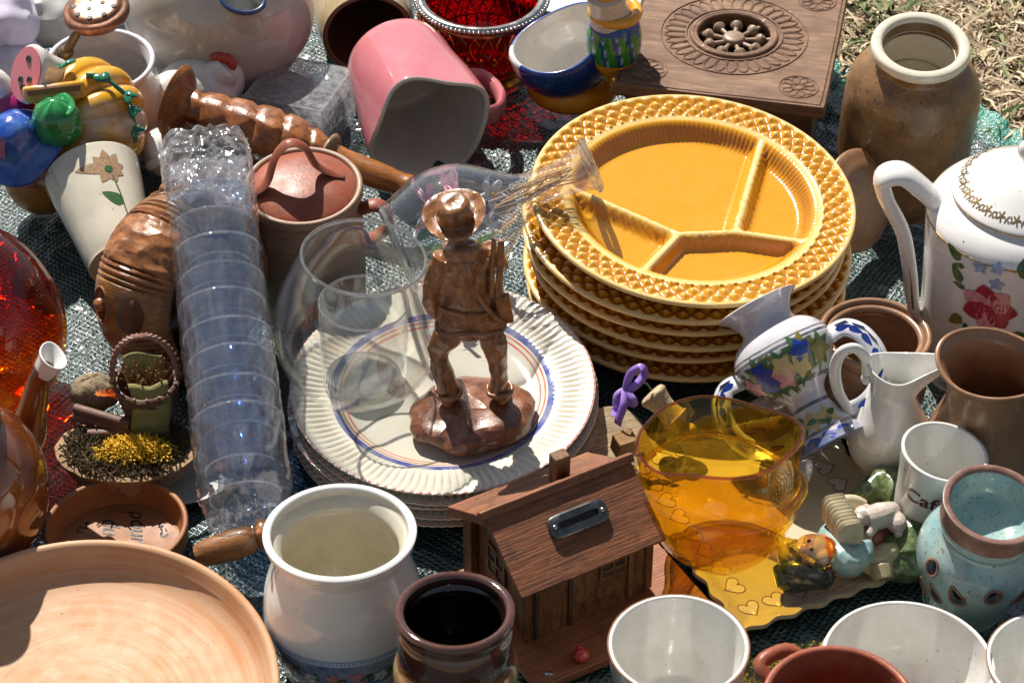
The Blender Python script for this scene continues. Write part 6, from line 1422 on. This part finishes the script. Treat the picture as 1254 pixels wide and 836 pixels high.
for s_ in (0, 1): b.tube([Vector((-2.5*math.cos(PI*t_), 0, 3.6+4.8*math.sin(PI*t_)**.8))+Vector((.14*math.cos(t_*70+s_*PI), .14*math.sin(t_*70+s_*PI), 0)) for t_ in [k/N for k in range(N+1)]], .17, 6)
obj('hoop_handle', b, pmat('twisted_handle', (.30, .16, .11), (.2, .1, .07), sc=2, rough=.5), BA)
b = MB(); b.grid(lambda u, v: (-1.3+2.9*u+.2*math.sin(v*6), -2.3+1.4*(1-v)**3-.35*math.sin(u*PI)-.3*v, 4.3-4.6*v-.5*abs(u-.5)*v+.12*math.sin(u*9)), 16, 16); b.grid(lambda u, v: (-1.6+3.0*u, .3+.9*v, 3.6+1.6*v+.3*math.sin(u*5)), 10, 8)
CLO = obj('green_cloth', b, pmat('olive_linen', (.30, .28, .09), (.2, .2, .07), sc=1.5, rough=.9, bump=.05, bsc=8, dirt=0), BA, recalc=False); mm = CLO.modifiers.new('t', 'SOLIDIFY'); mm.thickness = .001
b = MB()
for k in range(60):
    c = Vector((rr.uniform(-1.5, 1.5), rr.uniform(-1, 1), 3.4)); d = Vector((rr.uniform(-.8, .8), rr.uniform(-.6, .6), rr.uniform(.3, 1.8))); b.tube([c, c+d], .06, 4)
obj('dry_twigs', b, pmat('twig_orange', (.35, .14, .05), (.16, .10, .04), sc=2, rough=.8, dirt=0), BA, recalc=False)
c = P(232, 572, .8); b = MB(); b.lathe([(0, 0), (2.8, 0), (3.4, .3), (4.4, .75), (4.5, .95), (3.3, .55), (2.7, .35), (0, .3)], 72); SA = obj('white_saucer', b, m_wcup, loc=(c.x-.6, c.y, .15), sharp=60); tag(SA, 'plain white saucer half hidden under the cork base and bagged cups', 'saucer')

# ------------------------------------------------------------------ brown teapot at the left edge
m_bt = pmat('treacle_glaze', (.13, .03, .008), (.26, .075, .012), sc=.25, rough=.06, dr=.03, coat=.9, bump=.01, bsc=.8, dirt=.08)
tc_ = P(-66, 592, 7.6)
BT = thing('brown_teapot', 'shiny treacle brown teapot with white mouthed spout, left edge', 'teapot', (tc_.x, tc_.y, 7))
b = MB(); b.ell((0, 0, 0), (7.3, 7.3, 7.4), 64); b.lathe(sm([(0, 6.3), (4.4, 5.9), (4.3, 7.3), (2.8, 9.0), (1.8, 9.8), (2.4, 10.8), (1.9, 12.2), (0, 12.7)], 4), 40); obj('body', b, m_bt, BT, sharp=0)  # tall lid and knob added out of view to shade the clay plate
q = lambda px, py, z: P(px, py, z)-Vector((tc_.x, tc_.y, 7))
b = MB(); pth = sm([q(22, 560, 3.6), q(34, 528, 5.6), q(40, 500, 7.6), q(47, 470, 9.6), q(57, 450, 11.2)], 5); b.tube(pth, [1.7, 1.45, 1.1, .95, 1.0], 24); SPt = obj('spout', b, m_bt, BT, sharp=50)
b = MB(); d = Vector((.55, .1, .85)).normalized(); e_ = pth[-1]
Mt = Matrix.Translation((e_-d*.25)*S) @ d.to_track_quat('Z', 'Y').to_matrix().to_4x4()
b.lathe(sm([(1.0, -.2), (1.12, .3), (1.3, 1.1), (1.42, 1.35), (1.25, 1.4), (.95, .9), (.6, .2), (0, 0)], 4), 36, lambda a, r, z, i: (r*math.cos(a)*(1+.25*smooth01(.5, 1.4, z)*max(0, math.cos(a-R(10)))**2), r*math.sin(a)*.8, z)); obj('spout_mouth', b, m_white, SPt, mat4=Mt)

# ------------------------------------------------------------------ amber-ruby glass vase at the left edge
g_ab = glass('amberina_glass', (.99, .66, .10), tint2=(.70, .15, .07), tz=(1.5, 9.5), bump=.05, bsc=.3, refr=.06, gl=(1, .95, .95), dust_glint=.02)
c = P(27, 474, 2.0)
AG = thing('amberina_vase', 'round glass vase shading from dark ruby to amber, at the left edge', 'vase', (c.x-.2, c.y, .9), (R(-14), R(-24), 0))
b = MB(); b.lathe(vessel([(0, 0), (2.6, 0), (4.2, 1.0), (6.1, 4.0), (6.7, 7.2), (6.2, 10.6), (4.8, 13.2), (3.6, 14.4), (3.2, 15)], .35, 1.1, 6), 90, lambda a, r, z, i: (r*math.cos(a), r*math.sin(a), z)); obj('body', b, g_ab, AG, sharp=60)

# ------------------------------------------------------------------ stack of clear plastic cups in a bag
A_, B_ = P(303, 628, 4.8), P(252, 196, 16.5); L = (B_-A_).length; Mb = axis_m(A_, B_)
g_cup = glass('cup_plastic', (.86, .915, .985), rough=.04, ior=1.75, dust_glint=.012, bump=.04, bsc=.5)
g_crim = glass('cup_rim_plastic', (.9, .93, .97), rough=.05, ior=2.0, dust_glint=.16)
g_film2 = glass('crumpled_film', (.96, .97, .99), rough=.10, ior=1.8, dust_glint=.34, bump=.3, bsc=.8, glint_stretch=(1, 1, .3))  # extra white paints bright streaks into the crumpled end
b = MB(); b.lathe([(3.3, 0), (3.35, .1), (1.2, .35), (.55, .6), (.5, 1.2), (1.0, 1.6), (2.6, 2.5), (3.5, 3.8), (3.95, 5.4), (4.05, 6.2), (4.25, 6.25), (4.2, 6.4), (3.95, 6.35), (3.85, 5.4), (3.4, 3.9), (2.5, 2.65), (.9, 1.8), (0, 1.7)], 64)
b.tube([(4.15*math.cos(a), 4.15*math.sin(a), 6.32) for a in [2*PI*k/64 for k in range(64)]], .11, 6, closed=True, mi=1)
b.tube([(3.3*math.cos(a), 3.3*math.sin(a), .05) for a in [2*PI*k/64 for k in range(64)]], .09, 6, closed=True, mi=1)
lab = ['lowest clear plastic cup in the bag, nearest the white pot', 'second clear plastic cup from the lower end of the bag', 'third clear plastic cup from the lower end of the bag', 'fourth clear plastic cup from the lower end of the bag', 'fifth clear plastic cup, mid stack in the bag', 'sixth clear plastic cup from the lower end of the bag', 'seventh clear plastic cup from the lower end of the bag', 'eighth clear plastic cup from the lower end of the bag', 'topmost clear plastic cup in the bag, under the crumpled end']
nC = 9; pitch = (L-11.5)/(nC-1); c0_ = None
for i in range(nC):
    if c0_ is None: c0_ = obj('plastic_cup', b, [g_cup, g_crim], sharp=50, recalc=False); o = c0_
    else: o = c0_.copy(); link(o)
    o.matrix_world = Mb @ mloc((.12*math.sin(i*2), .12*math.cos(i*3), 1.2+pitch*i)) @ Matrix.Rotation(R(2.5*math.sin(i*4)), 4, 'X') @ Matrix.Rotation(i*1.3, 4, 'Z') @ Matrix.Diagonal((.80, .80, 1, 1)); tag(o, lab[i], 'plastic cup', 'clear plastic cups stacked in the bag')
g_bag = glass('bag_film', (.97, .975, .99), rough=.07, ior=1.7, dust_glint=.12, bump=.12, bsc=.6, stretch=(1, 1, .3), glint_stretch=(1, 1, .12))  # lengthwise white streaks are highlights painted into the film
b = MB(); N1, N2 = 64, 110
def bagf(u, v):
    a = 2*PI*u; z = -1.2+(L+2.6)*v
    r = 3.45*(abs(math.cos(a))**4+abs(math.sin(a))**4)**-.25
    pin = smooth01(0, .10, v)*(1-.0*v); top_ = smooth01(1.0, .9, v)
    sx = lerp(.80, 1.0, pin)*lerp(.95, 1, top_); sy = lerp(.12, 1.0, pin)*lerp(.75, 1, top_)
    cr = .12*nz((3*math.cos(a), 3*math.sin(a), z*.35), 1, 4)+.14*abs(nz((5*math.cos(a), 5*math.sin(a), z*.8+9), 1, 3))*(.35+1.6*smooth01(.70, .9, v)+1.2*smooth01(.15, 0, v))
    r += cr
    if v > .96: z += .5*nz((4*math.cos(a), 4*math.sin(a), 5), 1, 2)
    return (r*sx*math.cos(a), r*sy*math.sin(a), z)
b.grid(bagf, N1, N2); nbag = len(b.v)
# crumpled film stuffed in the open end
b.grid(lambda u, v: (lambda x, y: (x, y, L-1.2-2.0*abs(nz((x*.5, y*.5, 1), 1, 3))*2+.8*nz((x*1.3, y*1.3, 7), 1, 3)))((u-.5)*6.2*(1-.15*abs(v-.5)), (v-.5)*6.0), 24, 24)
b.grid(lambda u, v: (lambda x, y: (x, y, L-4.2+1.6*nz((x*.6, y*.6, 3), 1, 3)))((u-.5)*6.2, (v-.5)*6.0), 24, 24)
rj = random.Random(6)
for vi, v in enumerate(b.v):
    jj = .13 if (vi >= nbag or v.z > L-3 or v.z < 0) else .035
    v += Vector((rj.uniform(-jj, jj), rj.uniform(-jj, jj), rj.uniform(-jj, jj)))
b.f = [t3 for f in b.f for t3 in (([f[0], f[1], f[2]], [f[0], f[2], f[3]]) if rj.random() < .5 else ([f[0], f[1], f[3]], [f[1], f[2], f[3]]))]; b.m = [1 if (f[0] >= nbag or b.v[f[0]].z > L-2.5 or b.v[f[0]].z < -.2) else 0 for f in b.f]
bag = obj('clear_bag', b, [g_bag, g_film2], mat4=Mb, recalc=False, flatshade=True); bag.data.polygons.foreach_set('use_smooth', [p.material_index == 0 for p in bag.data.polygons]); tag(bag, 'long clear crinkled plastic bag holding a stack of clear cups', 'plastic bag')
